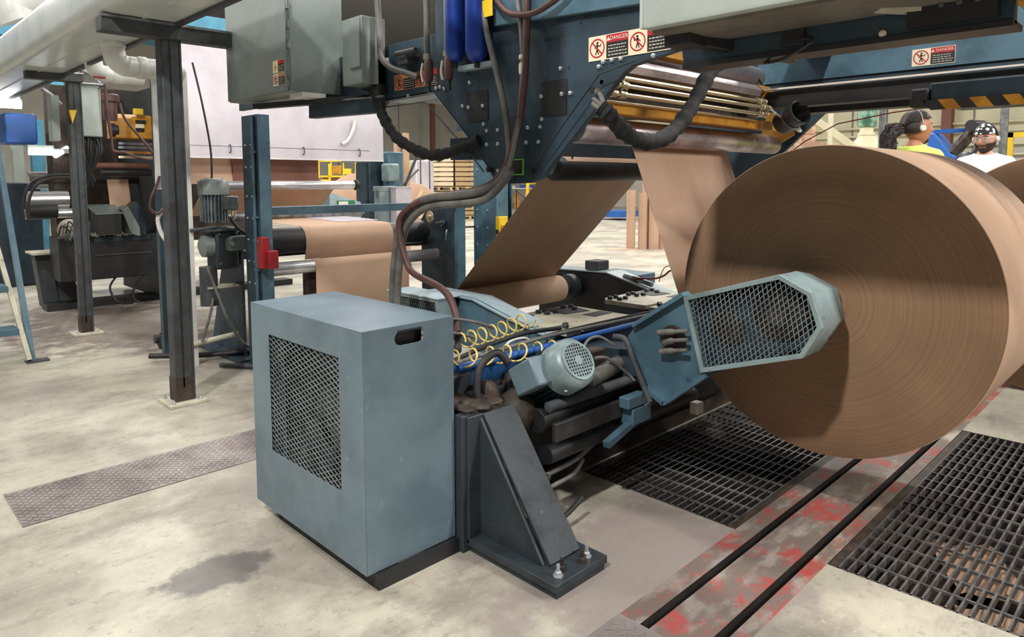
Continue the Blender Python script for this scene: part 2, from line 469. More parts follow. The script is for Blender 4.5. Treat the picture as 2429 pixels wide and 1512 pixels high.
def face_x(x, y, z):
    """text frame on a surface that faces -x: reading direction runs towards -y"""
    return Matrix(((0, 0, -1, x), (-1, 0, 0, y), (0, 1, 0, z), (0, 0, 0, 1)))
# ================================================================ setting
GX0, GX1 = 2.35, 4.145
holes = [(GX0, GX1, 1.19, 1.93), (GX0, GX1, -0.7, 0.855), (1.63, 5.6, 1.086, 1.118), (1.63, 5.6, 0.903, 0.935)]
xs = sorted({-8, 34, GX0, GX1, 1.63, 5.6}); ys = sorted({-8, 34, 1.19, 1.93, -0.7, 0.855, 1.086, 1.118, 0.903, 0.935})
fl = MB()
for i in range(len(xs) - 1):
    for j in range(len(ys) - 1):
        cxm, cym = (xs[i] + xs[i + 1]) / 2, (ys[j] + ys[j + 1]) / 2
        if any(h[0] < cxm < h[1] and h[2] < cym < h[3] for h in holes): continue
        fl.mi = 1 if (1.63 <= cxm <= 5.6 and 0.855 < cym < 1.19) else 0
        fl.add([(xs[i], ys[j], 0), (xs[i + 1], ys[j], 0), (xs[i + 1], ys[j + 1], 0), (xs[i], ys[j + 1], 0)], [(0, 1, 2, 3)])
fl.mi = 2
for h, dp in zip(holes, (-0.5, -0.3, -0.09, -0.09)):
    a, b_, c, d = h
    fl.add([(a, c, 0), (b_, c, 0), (b_, d, 0), (a, d, 0), (a, c, dp), (b_, c, dp), (b_, d, dp), (a, d, dp)],
           [(0, 1, 5, 4), (1, 2, 6, 5), (2, 3, 7, 6), (3, 0, 4, 7), (4, 5, 6, 7)])
S('floor', fl, [m_floor, m_floor_red, m_pit])
S('ceiling', MB().bx(-8, 34, -8, 34, 8.2, 8.4), m_ceil)
S('wall_far', MB().bx(-8, 34, 33.5, 34, 0, 8.2), m_wall)
wr = S('wall_right', MB().bx(28.5, 29, -8, 33.5, 0, 8.2), m_cream)
S('wall_right_band', MB().bx(28.46, 28.5, -8, 33.5, 0, 2.5), m_wall)


def grating(label, x0, x1, y0, y1, nb):
    t = thing('floor_grating', label, 'grating', ((x0 + x1) / 2, (y0 + y1) / 2, 0), 'steel gratings beside the rail channel')
    fr = MB()
    for (a, b_, c, d) in ((x0, x0 + .006, y0, y1), (x1 - .006, x1, y0, y1), (x0, x1, y0, y0 + .006), (x0, x1, y1 - .006, y1)):
        fr.bx(a, b_, c, d, -.035, 0)
    ob('frame', fr, m_grate, t)
    bm = mesh('bearing_bar', MB().bx(-(x1 - x0) / 2, (x1 - x0) / 2, -.0034, .0034, -.03, 0), m_grate)
    for k in range(1, nb):
        ob('bearing_bar', bm, None, t, at=((x0 + x1) / 2, y0 + (y1 - y0) * k / nb, 0))
    cm = mesh('cross_bar', MB().bx(-.0042, .0042, -(y1 - y0) / 2, (y1 - y0) / 2, -.009, -.0005), m_grate)
    nc = round((x1 - x0) / 0.1)
    for k in range(1, nc):
        ob('cross_bar', cm, None, t, at=(x0 + (x1 - x0) * k / nc, (y0 + y1) / 2, 0))


grating('dark steel floor grating under the arms, on the far side of the rail channel', GX0 + .002, GX1 - .002, 1.222, 1.928, 22)
grating('large dark steel floor grating in the lower right corner', GX0 + .002, GX1 - .002, -.698, .823, 48)
for k, (y0, y1) in enumerate(((.823, .853), (1.192, 1.222))):
    S('trim_%d' % (k + 2), MB().bx(GX0, GX1, y0, y1, -.04, -.001), m_grime)
# crumpled kraft scraps lying in the pit under the big grating
for k, (x, y, sx_, sy_, r_) in enumerate(((2.66, .40, .15, .13, .3), (3.08, .56, .2, .12, .5), (2.98, .27, .15, .12, .9))):
    mb = MB(); n = 9
    vs = []
    for i in range(n):
        for j in range(n):
            u, v = (i / (n - 1) - .5) * 2, (j / (n - 1) - .5) * 2
            px, py = u * sx_, v * sy_
            vs.append((x + px * math.cos(r_) - py * math.sin(r_), y + px * math.sin(r_) + py * math.cos(r_), -.2 + .04 * noise.noise((u * 2 + k * 5, v * 2, k)) + .07 * abs(noise.noise((u * 4, v * 4 + k, 3)))))
    fs = [(i * n + j, i * n + j + 1, (i + 1) * n + j + 1, (i + 1) * n + j) for i in range(n - 1) for j in range(n - 1)]
    mb.add(vs, fs)
    T('paper_scrap', mb, m_kraft, ('crumpled kraft scrap in the pit under the front corner of the grating', 'crumpled kraft scrap in the pit near the bottom right edge', 'kraft scrap in the pit nearest the lower edge of the picture')[k], 'paper scrap', 'kraft scraps in the grating pit')

# diamond tread plates let into the floor
def tread(label, x0, x1, y0, y1, step=0.036):
    t = thing('tread_plate', label, 'floor plate', ((x0 + x1) / 2, (y0 + y1) / 2, 0), 'tread plates in the floor')
    ob('plate', MB().bx(x0, x1, y0, y1, 0.0006, .004), m_tread, t)
    g = MB(); k = 0
    yy = y0 + .02
    while yy < y1 - .01:
        xx = x0 + .015 + (k % 2) * step / 2
        while xx < x1 - .015:
            for a in ((.010, .008),) if (k % 2) else ((.010, -.008),):
                g.bar((xx - a[0], yy - a[1], .0045), (xx + a[0], yy + a[1], .0045), .005, .003)
            xx += step
        yy += step / 2; k += 1
    ob('raised_pattern', g, m_tread, t, kind='stuff')


tread('long worn diamond tread plate in the floor left of the cabinet', .465, 2.2, 3.10, 3.486)
tread('diamond tread plate at the bottom edge before the rail slots', .7, 1.628, .35, 1.188)

# ================================================================ near drive cabinet
t = thing('drive_cabinet', 'tall grey-blue steel cabinet with a diamond mesh window, nearest the camera', 'cabinet', (1.33, 2.2, 0))
CX0, CX1, CY0, CY1, CZ0, CZ1 = 1.15, 1.515, 1.815, 2.59, .055, .84
ty = .003
hs = MB()
hs.prism([(CY0, CZ0), (CY1, CZ0), (CY1, CZ1 - ty), (CY0, CZ1 - ty)], 'x', CX0, CX0 + ty, holes=[[(1.955, .29), (2.445, .29), (2.445, .735), (1.955, .735)]])
slot = [(1.33 + sx_ * .036 + .0225 * math.cos(a), .797 + .0225 * math.sin(a)) for sx_, rng in ((1, (-90, -60, -30, 0, 30, 60, 90)), (-1, (90, 120, 150, 180, 210, 240, 270))) for a in [math.radians(q) for q in rng]]
hs.prism([(CX0 + ty, CZ0), (CX1, CZ0), (CX1, CZ1 - ty), (CX0 + ty, CZ1 - ty)], 'y', CY0, CY0 + ty, holes=[slot])
hs.bx(CX0 + ty, CX1, CY1 - ty, CY1, CZ0, CZ1 - ty); hs.bx(CX0, CX1, CY0, CY1, CZ1 - ty, CZ1)
ob('housing', hs, m_cab, t, smooth=20, bevel=.0012)
ob('slot_dark_backing', MB().bx(1.26, 1.40, CY0 + .03, CY0 + .034, .74, .832), m_black, t)  # black sheet added so the handle opening stays dark
ob('handle_slot', MB().bx(1.283, 1.377, CY0 - .004, CY0 + .01, .8175, .8235), m_black, t, label='dark rim over the oval handle opening')
ob('mesh_screen', expanded([(1.95, .285), (2.45, .285), (2.45, .74), (1.95, .74)], .043, .0195, .0033, CX0 + .005), m_mesh, t)
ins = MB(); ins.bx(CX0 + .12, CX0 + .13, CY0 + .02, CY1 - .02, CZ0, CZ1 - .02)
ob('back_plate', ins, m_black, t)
sp = MB()
for (y, z, r) in ((2.17, .46, .012), (2.27, .33, .014), (1.99, .56, .012)):
    sp.lathe([(r, 0), (r, .06), (r * 1.4, .066), (r * 1.4, .09)], (1.275, y, z), (-1, 0, 0), 10)
    sp.lathe([(.11, 0), (.11, .02)], (1.268, y, z), (-1, 0, 0), 24)
ob('pulley', sp, m_post, t, label='steel pulleys and shaft ends behind the mesh')
ob('skid', MB().bx(1.185, 1.518, 1.80, 2.45, 0, .052), m_black, t)
for y in (1.86, 2.5): ob('levelling_bolt', MB().cyl((1.2, y, 0), (1.2, y, .06), .008, n=8), m_steel, t)
# ================================================================ roll stand (turret) in the floor well


def ext_tangent(c1, r1, c2, r2, side):
    """outer tangent of two circles on the given side -> points on circle one and two"""
    c1 = Vector(c1); c2 = Vector(c2); d = c2 - c1; D = d.length; u = d / D; n = Vector((-u.y, u.x)) * side
    s_ = (r1 - r2) / D; c_ = math.sqrt(1 - s_ * s_); m = u * s_ + n * c_
    return c1 + m * r1, c2 + m * r2


def arc(c, r, a0, a1, n=10):
    return [(c[0] + r * math.cos(a0 + (a1 - a0) * i / n), c[1] + r * math.sin(a0 + (a1 - a0) * i / n)) for i in range(n + 1)]


RC = (1.02, 0.843); RR = 0.587; RX0, RX1 = 2.65, 3.52
st = thing('roll_stand', 'low blue and black roll stand carrying the paper roll on two pairs of arms', 'roll stand', (2.9, 2.05, 0))


def pedestal(x0, x1, lab):
    ft = MB()
    ft.bx(x0 - .02, x0 + .02, 1.78, 1.82, 0, .49); ft.bx(x0, x1 + .02, 1.77, 2.2, .03, .485)
    p = ob('pedestal', ft, m_foot, st, bevel=.003, label=lab)
    ob('shim_plate', MB().bx(x0 + .01, x1 + .09, 1.37, 1.84, 0, .022), m_foot, p)
    ob('base_plate', MB().bx(x0, x1 + .1, 1.365, 1.85, .022, .048), m_foot, p, bevel=.003)
    ob('gusset_plate', MB().prism([(1.77, .048), (1.77, .47), (1.47, .05)], 'x', x0 + .055, x0 + .07), m_foot, p)
    fl_ = MB(); fl_.bar((x0 + .145, 1.772, .484), (x0 + .145, 1.455, .05), .15, .012, up=(0, -1, .4))
    ob('sloping_flange', fl_, m_foot, p, bevel=.002)
    for (bx_, by_) in ((x0 + .05, 1.4), (x0 + .085, 1.415), (x0 + .17, 1.4), (x0 + .205, 1.41)):
        b_ = MB(); b_.lathe([(.017, 0), (.017, .004)], (bx_, by_, .048), (0, 0, 1), 12); hexbolt(b_, (bx_, by_, .052), (0, 0, 1), .0125, .013, .022)
        ob('anchor_bolt', b_, m_bolt if bx_ in (x0 + .05, x0 + .205) else m_grime, p)
    return p


pedestal(1.54, 1.70, 'greasy steel pedestal with a triangular gusset')
pedestal(4.35, 4.51, 'far steel pedestal')
gr = MB()
gr.bx(1.545, 1.72, 1.785, 2.16, .485, .50)
for k in range(14):
    gr.sph((random.uniform(1.56, 1.7), random.uniform(1.8, 2.12), .5), (random.uniform(.02, .05), random.uniform(.03, .06), random.uniform(.01, .03)), 8, 6)
ob('grease_deposit', gr, m_grime, st, kind='stuff')
ob('bearing_block', MB().bx(1.56, 1.72, 1.95, 2.2, .5, .58), m_foot, st, bevel=.01)
ob('pivot_shaft', MB().cyl((1.75, 2.05, .42), (4.3, 2.05, .42), .11, n=20), m_black, st)
ob('sole_bar', MB().bx(1.76, 4.35, 1.94, 2.12, 0, .07), m_grime, st)
m_bluebeam = M('deep_blue_paint', rgb(40, 92, 154), 0.4, c2=rgb(48, 78, 112), scale=6)
ob('cross_beam', MB().bx(1.66, 4.2, 1.985, 2.05, .50, .585), m_bluebeam, st, bevel=.004, label='deep blue cross beam')
ob('beam_rail', MB().cyl((1.66, 1.965, .597), (4.2, 1.965, .597), .014, n=12), m_bright, st)
ob('air_line', MB().tube([(1.64, 2.02, .60), (2.2, 2.03, .618), (2.7, 2.02, .615), (3.3, 2.0, .612)], .009), m_ghose, st)
ob('air_line', MB().tube([(1.9, 2.04, .6), (2.3, 2.05, .618), (2.9, 2.04, .62), (3.4, 2.02, .615)], .007), m_rub, st)
ob('lower_box_beam', MB().bx(1.8, 4.2, 1.93, 2.16, .10, .34), m_black, st, bevel=.006)
ob('side_panel', MB().bx(1.62, 2.35, 1.94, 1.975, .33, .49), m_dblue, st, bevel=.004)
m_grimed = M('black_oily_steel', rgb(36, 37, 39), .5, c2=rgb(52, 50, 48), scale=9, bump=.1)
ob('guide_tube', MB().cyl((1.86, 1.75, .40), (2.9, 1.75, .40), .048, n=20), m_black, st, bevel=.002)
ob('guide_tube', MB().cyl((1.86, 1.70, .28), (2.9, 1.70, .28), .035, n=18), m_black, st)
ob('cover_plate', MB().bar((1.86, 1.66, .375), (2.62, 1.66,   .375), .02, .07), m_grimed, st, bevel=.003)
scr = MB(); n_ = 150
prof = []
for k in range(n_):
    prof += [(.0165, .0048 * k), (.021, .0048 * k + .0024)]
scr.lathe(prof, (1.86, 1.69, .465), (1, 0, 0), 14)
ob('lead_screw', scr, m_post, st)
ob('screw_guard', MB().cyl((2.12, 1.72, .50), (2.45, 1.76, .53), .034, n=20), m_ghose, st)
for k, (a, b_) in enumerate((((1.85, 1.72, .19), (2.25, 1.78, .2)), ((1.88, 1.70, .15), (2.15, 1.76, .16)))):
    ob('hydraulic_pipe', MB().tube([a, ((a[0] + b_[0]) / 2, a[1], a[2] + .01), b_], .009), m_ghose, st)
ob('hydraulic_hose', MB().tube([(1.88, 1.7, .2), (1.80, 1.68, .1), (1.86, 1.63, .06), (2.0, 1.64, .09)], .010), m_rub, st)
vb = MB(); vb.bx(2.27, 2.40, 1.60, 1.66, .31, .38)
vblock = ob('valve_block', vb, m_blue, st, bevel=.004, label='small teal valve block')
ob('valve_cap', MB().bx(2.24, 2.37, 1.6, 1.65, .385, .43), m_blue, vblock, bevel=.004)
ob('valve_foot', MB().bar((2.12, 1.62, .27), (2.3, 1.62, .32), .03, .025), m_blue, vblock)
sw = MB().bx(2.6, 2.65, 1.5, 1.54, .3, .35)
ob('limit_switch', sw, m_pale, st, bevel=.004)
mani = MB(); mani.bx(1.98, 2.2, 1.8, 1.86, .50, .58); mani.bx(2.06, 2.14, 1.78, 1.83, .56, .66); mani.bx(2.2, 2.3, 1.76, 1.83, .53, .60)
ob('valve_manifold', mani, m_grime, st, bevel=.005)
ob('signal_cable', MB().tube([(2.02, 1.76, .56), (2.1, 1.74, .6), (2.16, 1.75, .655), (2.24, 1.75, .66), (2.3, 1.72, .62)], .006), m_ghose, st)
ob('signal_cable', MB().tube([(2.2, 1.74, .58), (2.26, 1.72, .57), (2.34, 1.68, .5), (2.36, 1.66, .47)], .007), m_ghose, st)

# near chuck arm
arm_poly = [(1.40, .87), (1.63, .715), (1.67, .66), (1.57, .47), (1.48, .425), (1.30, .575)]
am = ob('chuck_arm', MB().prism(arm_poly, 'x', 2.325, 2.36), m_blue, st, label='blue plate of the near roll arm', bevel=.003)
rim = MB()
for i in (0, 3, 4):
    a, b_ = arm_poly[i], arm_poly[(i + 1) % 6]
    ob('edge_flange', MB().bar((2.322, *a), (2.322, *b_), .016, .05, up=(1, 0, 0)), m_blue, am)
ob('bent_tube', MB().tube([(2.3, 1.72, .655), (2.3, 1.66, .65), (2.3, 1.615, .56), (2.3, 1.555, .45), (2.3, 1.54, .42)], .013, sub=5), m_post, am)
ob('arm_body', MB().prism([(1.02, .94), (1.40, .80), (1.62, .60), (2.2, .54), (2.2, .36), (1.3, .57), (.93, .74)], 'x', 2.37, 2.52), m_dblue, am)
cpz = MB(); cpz.cyl((2.312, 1.45, .685), (2.325, 1.45, .685), .055, n=20)
ob('port_recess', cpz, m_grime, am)
for k, (dy, dz) in enumerate(((0.03, .035), (.0, 0), (.02, -.04))):
    ob('hose_fitting', MB().tube([(2.30, 1.475 + dy, .67 + dz), (2.295, 1.44, .685 + dz), (2.29, 1.37, .70 + dz)], .010, rf=lambda i, n: 1.25 if i < n * .5 else .8), m_ghose, am)

# diamond mesh chuck guard
gp = [(1.40, .86), (1.03, .98), (.92, .93), (.88, .815), (.94, .705), (1.32, .58)]


def scale_poly(p, f, c=None):
    c = c or (sum(q[0] for q in p) / len(p), sum(q[1] for q in p) / len(p))
    return [(c[0] + (q[0] - c[0]) * f, c[1] + (q[1] - c[1]) * f) for q in p]


def inset(p, d):
    n = len(p); ar = sum(p[i][0] * p[(i + 1) % n][1] - p[(i + 1) % n][0] * p[i][1] for i in range(n)); sg = 1 if ar > 0 else -1
    out = []
    for i in range(n):
        a, b_, c = Vector(p[i - 1]), Vector(p[i]), Vector(p[(i + 1) % n])
        d1 = (b_ - a).normalized(); d2 = (c - b_).normalized()
        n1 = Vector((-d1.y, d1.x)) * sg; n2 = Vector((-d2.y, d2.x)) * sg
        m = (n1 + n2).normalized(); out.append(tuple(b_ + m * (d / max(.3, m.dot(n1)))))
    return out


def chuck_guard(poly, X0, X1, X2, parent, cw, ch, tilt):
    n = len(poly); inner = inset(poly, .017); gb = MB()
    gb.prism(poly, 'x', X0, X0 + .018, holes=[inner])
    back = inset(poly, .004)
    g = ob('chuck_guard', gb, m_guard, parent, bevel=.0015, label='grey-green frame round a diamond mesh')
    sh = MB(); sh.prism(inset(poly, .001), 'x', X0 + .018, X1, holes=[inset(poly, .006)])
    ob('guard_shell', sh, m_guard, g)
    s2 = MB(); end = inset(poly, .022)
    A = inset(poly, .001); vs = [(X1, *q) for q in A] + [(X2, *q) for q in end]
    s2.add(vs, [(i, (i + 1) % n, (i + 1) % n + n, i + n) for i in range(n)])
    ob('guard_hood', s2, m_guard, g)
    ob('guard_back', MB().prism(end, 'x', X2 - .01, X2), m_black, g)
    ob('mesh_screen', expanded(inset(poly, .012), cw, ch, .0030, X0 + .008, tilt), m_mesh, g)
    return g


g1 = chuck_guard(gp, 2.3, 2.44, 2.57, st, .019, .034, .30)
sk = MB()
sk.lathe([(.09, 0), (.10, .01), (.10, .03), (.09, .04)], (2.36, 1.05, .83), (1, 0, 0), 28)
sk.lathe([(.035, -.03), (.035, .2)], (2.36, 1.05, .83), (1, 0, 0), 16)
sk.lathe([(.06, 0), (.07, .01), (.07, .03), (.06, .04)], (2.36, 1.25, .75), (1, 0, 0), 24)
ob('drive_pulley', sk, m_grime, g1)
ob('shaft_hole', MB().lathe([(.009, 0), (.009, .003)], (2.5, .908, .80), (0, -1, .35), 10), m_black, g1)
ob('chuck', MB().lathe([(.06, 0), (.075, .03), (.075, .08)], (2.57, RC[0], RC[1]), (1, 0, 0), 24), m_steel, st)
far_arm = ob('chuck_arm', MB().prism([(1.02, .96), (1.40, .86), (2.2, .60), (2.2, .36), (1.3, .57), (.93, .74)], 'x', 3.62, 3.76), m_dblue, st)
ob('chuck', MB().lathe([(.075, 0), (.075, .06), (.06, .1)], (3.52, RC[0], RC[1]), (1, 0, 0), 24), m_steel, far_arm)

# second pair of arms, reaching away from the camera
a2 = ob('chuck_arm', MB().prism([(3.05, .70), (2.66, .697), (2.38, .63), (2.12, .58), (2.12, .36), (2.9, .46), (3.05, .5)], 'x', 2.36, 2.375), m_blue, st, label='near empty roll arm')
tp = MB(); tpp = [(3.05, .70), (2.66, .697), (2.56, .672), (2.38, .63), (2.12, .58)]
for i in range(4):
    a, b_ = tpp[i], tpp[i + 1]
    tp.add([(2.345, *a), (2.345, *b_), (2.49, *b_), (2.49, *a), (2.345, a[0], a[1] - .008), (2.345, b_[0], b_[1] - .008), (2.49, b_[0], b_[1] - .008), (2.49, a[0], a[1] - .008)],
           [(0, 1, 2, 3), (4, 5, 6, 7), (0, 1, 5, 4), (2, 3, 7, 6)])
ob('top_flange', tp, m_armtop, a2, label='pale lit top flange')  # light on the arm top is put in by the paler blue
ob('arm_body', MB().prism([(3.05, .68), (2.66, .68), (2.12, .56), (2.12, .36), (2.9, .46), (3.05, .5)], 'x', 2.38, 2.48), m_dblue, a2)
gp2 = [(3.2, .697), (2.763, .697), (2.763, .52), (3.2, .52)]
g2 = chuck_guard(gp2, 2.2, 2.3, 2.35, st, .019, .034, 0)
ob('guard_lid', MB().bx(2.195, 2.36, 2.755, 3.2, .697, .703), m_armtop, g2)  # lid coloured paler for the light on the guard top
a3 = ob('chuck_arm', MB().prism([(3.45, .67), (2.83, .688), (2.3, .56), (2.1, .52), (2.1, .2), (3.45, .35)], 'x', 3.70, 3.83), m_black, st, label='far empty roll arm')
tp = MB(); tpp = [(3.45, .675), (2.83, .693), (2.3, .565), (2.1, .525)]
for i in range(3):
    a, b_ = tpp[i], tpp[i + 1]
    tp.add([(3.69, *a), (3.69, *b_), (3.86, *b_), (3.86, *a), (3.69, a[0], a[1] - .008), (3.69, b_[0], b_[1] - .008), (3.86, b_[0], b_[1] - .008), (3.86, a[0], a[1] - .008)],
           [(0, 1, 2, 3), (4, 5, 6, 7), (0, 1, 5, 4), (2, 3, 7, 6)])
ob('top_flange', tp, m_armtop, a3, label='pale lit top flange')  # paler strip stands for light along the far arm's top
jb = MB().bx(3.71, 3.84, 2.92, 3.03, .69, .755)
ob('junction_box', jb, m_post, a3, bevel=.006, label='small dark box on the far arm')
ob('end_guard', MB().bx(3.9, 4.15, 2.75, 3.1, .55, .655), m_blue, a3, bevel=.004)


def saddle(x0, x1, y0, y1, z, lab):
    s_ = ob('arm_saddle', MB().prism([(x0, y0 + .12), (x0 + .12, y0 + .12), (x0 + .12, y0), (x1, y0), (x1, y1), (x0 + .05, y1), (x0, y1 - .04)], 'z', z - .025, z), m_pale, st, bevel=.003, label=lab)
    ob('wear_plate', MB().prism([(x0 + .3, y1 - .17), (x1 - .06, y1 - .2), (x1 - .02, y1 - .02), (x0 + .3, y1 - .02)], 'z', z, z + .003), m_post, s_, label='greasy grey wear plate')
    ob('recess', MB().bx(x1 - .17, x1 - .02, y0 + .12, y0 + .20, z, z + .002), m_black, s_, label='dark recess')
    ob('saddle_web', MB().bx(x0 + .03, x1 - .03, y0 + .14, y1 - .03, z - .28, z - .03), m_dblue, s_)
    ob('clamp_pad', MB().bx(x0 + .0, x0 + .10, y0, y0 + .10, z - .03, z - .005), m_pale, s_, bevel=.003)
    bm = mesh('hex_bolt', hexbolt(MB(), (0, 0, 0), (0, 0, 1), .016, .018), m_foot)
    for (u, v) in ((.06, .88), (.17, .88), (.08, .74), (.19, .74), (.42, .88), (.52, .88), (.44, .76), (.55, .74), (.80, .88), (.9, .86), (.82, .72)):
        ob('hex_bolt', bm, None, s_, at=(x0 + (x1 - x0) * u, y0 + (y1 - y0) * v, z))
    for (u, v) in ((.05, .06), (.12, .12)):
        ob('hex_bolt', bm, None, s_, at=(x0 + .1 * (u + .1) * 4, y0 + .1 * (v + .1) * 4, z - .005))
    return s_


saddle(2.40, 2.92, 2.06, 2.50, .612, 'pale bolted saddle plate of the near arm')
saddle(3.20, 3.70, 2.06, 2.50, .612, 'pale bolted saddle plate of the far arm')

# geared motor
ax = Vector((-.05, -.84, .52)).normalized(); F = Vector((1.95, 1.62, .64)); Rm = .098
mo = ob('electric_motor', MB().lathe([(.08, -.32), (.08, -.08)], F, ax, 24), m_dblue, st, label='finned motor with a grey-green fan cover')
ob('fan_cover', MB().lathe([(.088, -.115), (.098, -.11), (.098, -.055), (.094, -.02), (.072, 0), (.068, 0)], F, ax, 40, caps=False), m_guard, mo)
tq = ax.to_track_quat('Z', 'Y').to_matrix().to_4x4(); FM = Matrix.Translation(F) @ tq
ob('fan_dark', MB().lathe([(.07, -.03), (.07, -.028)], F, ax, 24), m_black, mo)
gl = MB()
gl.lathe([(.066, -.003), (.075, -.003), (.075, .002), (.066, .002)], F, ax, 32, caps=False)
for k in range(-5, 6):
    w_ = math.sqrt(max(0, .068 ** 2 - (k * .0125) ** 2))
    if w_ > .01:
        for sw_ in (0, 1):
            a = (k * .0125, -w_, 0) if sw_ else (-w_, k * .0125, 0); b_ = (k * .0125, w_, 0) if sw_ else (w_, k * .0125, 0)
            gl.bar(FM @ Vector(a), FM @ Vector(b_), .0042, .003, up=ax)
gl.lathe([(.018, -.001), (.018, .003)], F, ax, 16)
ob('fan_grille', gl, m_guard, mo)
fn = MB()
for k in range(28):
    an = 2 * PI * k / 28; d_ = Vector((math.cos(an), math.sin(an), 0))
    fn.bar(FM @ (d_ * .088 + Vector((0, 0, -.29))), FM @ (d_ * .088 + Vector((0, 0, -.12))), .004, .024, up=(tq @ d_.to_4d()).to_3d())
ob('cooling_fins', fn, m_dblue, mo)
tb = MB(); tm = FM @ Matrix.Translation((-.02, .0, -.23)); 
tbc = Vector((1.842, 1.76, .575))
tbm = Matrix.Translation(tbc) @ ax.to_track_quat('Z', 'X').to_matrix().to_4x4()
tb.bx(-.055, .055, -.05, .04, -.07, .07, tbm)
ob('terminal_box', tb, m_cab, mo, bevel=.008)
ob('motor_flange', MB().lathe([(.105, -.35), (.105, -.32), (.085, -.31)], F, ax, 28), m_grime, mo)
gb = MB(); G = Vector((1.85, 1.84, .42))
gb.sph(G, (.085, .085, .085), 16, 12); gb.cyl(G + Vector((-.12, .0, -.02)), G + Vector((.06, 0, -.02)), .07, n=20)
gb.cyl(G + Vector((-.125, 0, -.02)), G + Vector((-.12, 0, -.02)), .03, n=12)
ob('worm_gearbox', gb, m_grime, mo)
ob('gear_cover', MB().lathe([(.065, 0), (.065, .03), (.05, .04)], G + Vector((-.11, .05, .07)), (-1, -.2, .1), 20), m_grime, mo)
ob('motor_cable', MB().tube([(1.8, 1.84, .62), (1.76, 1.86, .66), (1.69, 1.87, .62), (1.66, 1.86, .53), (1.67, 1.84, .47)], .015), m_rub, mo)
for c_ in ((.09, .0),):
    ob('cover_screw', MB().lathe([(.008, 0), (.008, .004)], F - ax * .07 + (tq @ Vector((-.05, -.085, 0)).to_4d()).to_3d(), (-.4, -.3, -.8), 8), m_bolt, mo)

# coiled air hoses


def coil(name, p, q, r, turns, rad, lab, sag=0.0, mat=None, lean=0.3):
    p = Vector(p); q = Vector(q); d = (q - p).normalized(); s_ = d.cross(Vector((0, 0, 1))).normalized(); u = s_.cross(d).normalized(); pts = []
    N = int(turns * 14)
    for i in range(N + 1):
        t_ = i / N; a = 2 * PI * turns * t_
        c = p.lerp(q, t_) - Vector((0, 0, sag * 4 * t_ * (1 - t_)))
        pts.append(c + u * math.sin(a) * r + s_ * math.cos(a) * r + d * math.cos(a) * r * lean)
    return T(name, MB().tube(pts, rad, 6, 1), mat or m_coil, lab, 'air hose', 'coiled yellow air hoses')


coil('coiled_air_hose', (1.95, 2.30, .60), (2.36, 2.27, .645), .036, 7, .0042, 'yellow coiled air hose bunched against the pale saddle, upper of the two coils', 0.01)
coil('coiled_air_hose', (1.62, 1.96, .64), (2.32, 1.94, .575), .034, 8, .004, 'yellow coiled air hose stretched along the bright blue beam', 0.0)
for k, (pts, lab) in enumerate((([(1.75, 2.3, .66), (1.9, 2.32, .70), (2.05, 2.31, .67), (2.15, 2.3, .63)], 'pale straight air tube arching from the cabinet to the upper yellow coil'),
                               ([(1.75, 2.28, .64), (1.9, 2.3, .645), (2.05, 2.3, .60)], 'thin pale air tube sloping down under the upper yellow coil'),
                               ([(2.1, 2.2, .52), (2.16, 2.2, .575), (2.25, 2.2, .58), (2.3, 2.2, .56)], 'short white hooked tube below the upper yellow coil'))):
    T('air_tube', MB().tube(pts, .007), m_ghose if k < 2 else m_white, lab, 'tube')
T('black_hose', MB().tube([(1.72, 2.12, .57), (1.95, 2.14, .60), (2.2, 2.14, .62), (2.4, 2.1, .62)], .01), m_rub, 'black rubber hose lying between the yellow coil and the blue beam', 'hose')

# paper roll
pr_ = thing('paper_roll', 'huge brown kraft paper roll held on the stand arms', 'paper roll', (3.085, RC[0], 0))
rm = MB(); N = 144; pf = [(.05, 0), (.2, 0), (.4, 0), (RR - .004, 0), (RR, .004), (RR, RX1 - RX0 - .004), (RR - .004, RX1 - RX0), (.05, RX1 - RX0)]
rm.lathe(pf, (0, 0, 0), (1, 0, 0), N, caps=True)
me_ = mesh('wound_paper', rm, [m_kraft, m_roll])
for pl in me_.polygons:
    pl.material_index = 1 if abs(pl.normal.x) > .9 else 0
ob('wound_paper', me_, None, pr_, at=(RX0, RC[0], RC[1]))
ob('core', MB().lathe([(.05, 0), (.062, 0), (.062, .02), (.05, .02)], (RX0 - .015, RC[0], RC[1]), (1, 0, 0), 28, caps=False), m_brownpaint, pr_)

# rollers and webs
def roller(name, x0, x1, y, z, r, mat, lab, shaft=.018, ends=None, group='web rollers'):
    t_ = thing(name, lab, 'roller', ((x0 + x1) / 2, y, z - r), group)
    ob('shell', MB().lathe([(r - .006, 0), (r, .006), (r, x1 - x0 - .006), (r - .006, x1 - x0)], (x0, y, z), (1, 0, 0), 36), mat, t_)
    ob('shaft', MB().cyl((x0 - .025, y, z), (x1 + .03, y, z), shaft, n=14), m_steel, t_)
    if ends: ob('end_bearing', MB().cyl((x1 + .012, y, z), (x1 + .045, y, z), ends, n=20), m_black, t_)
    return t_


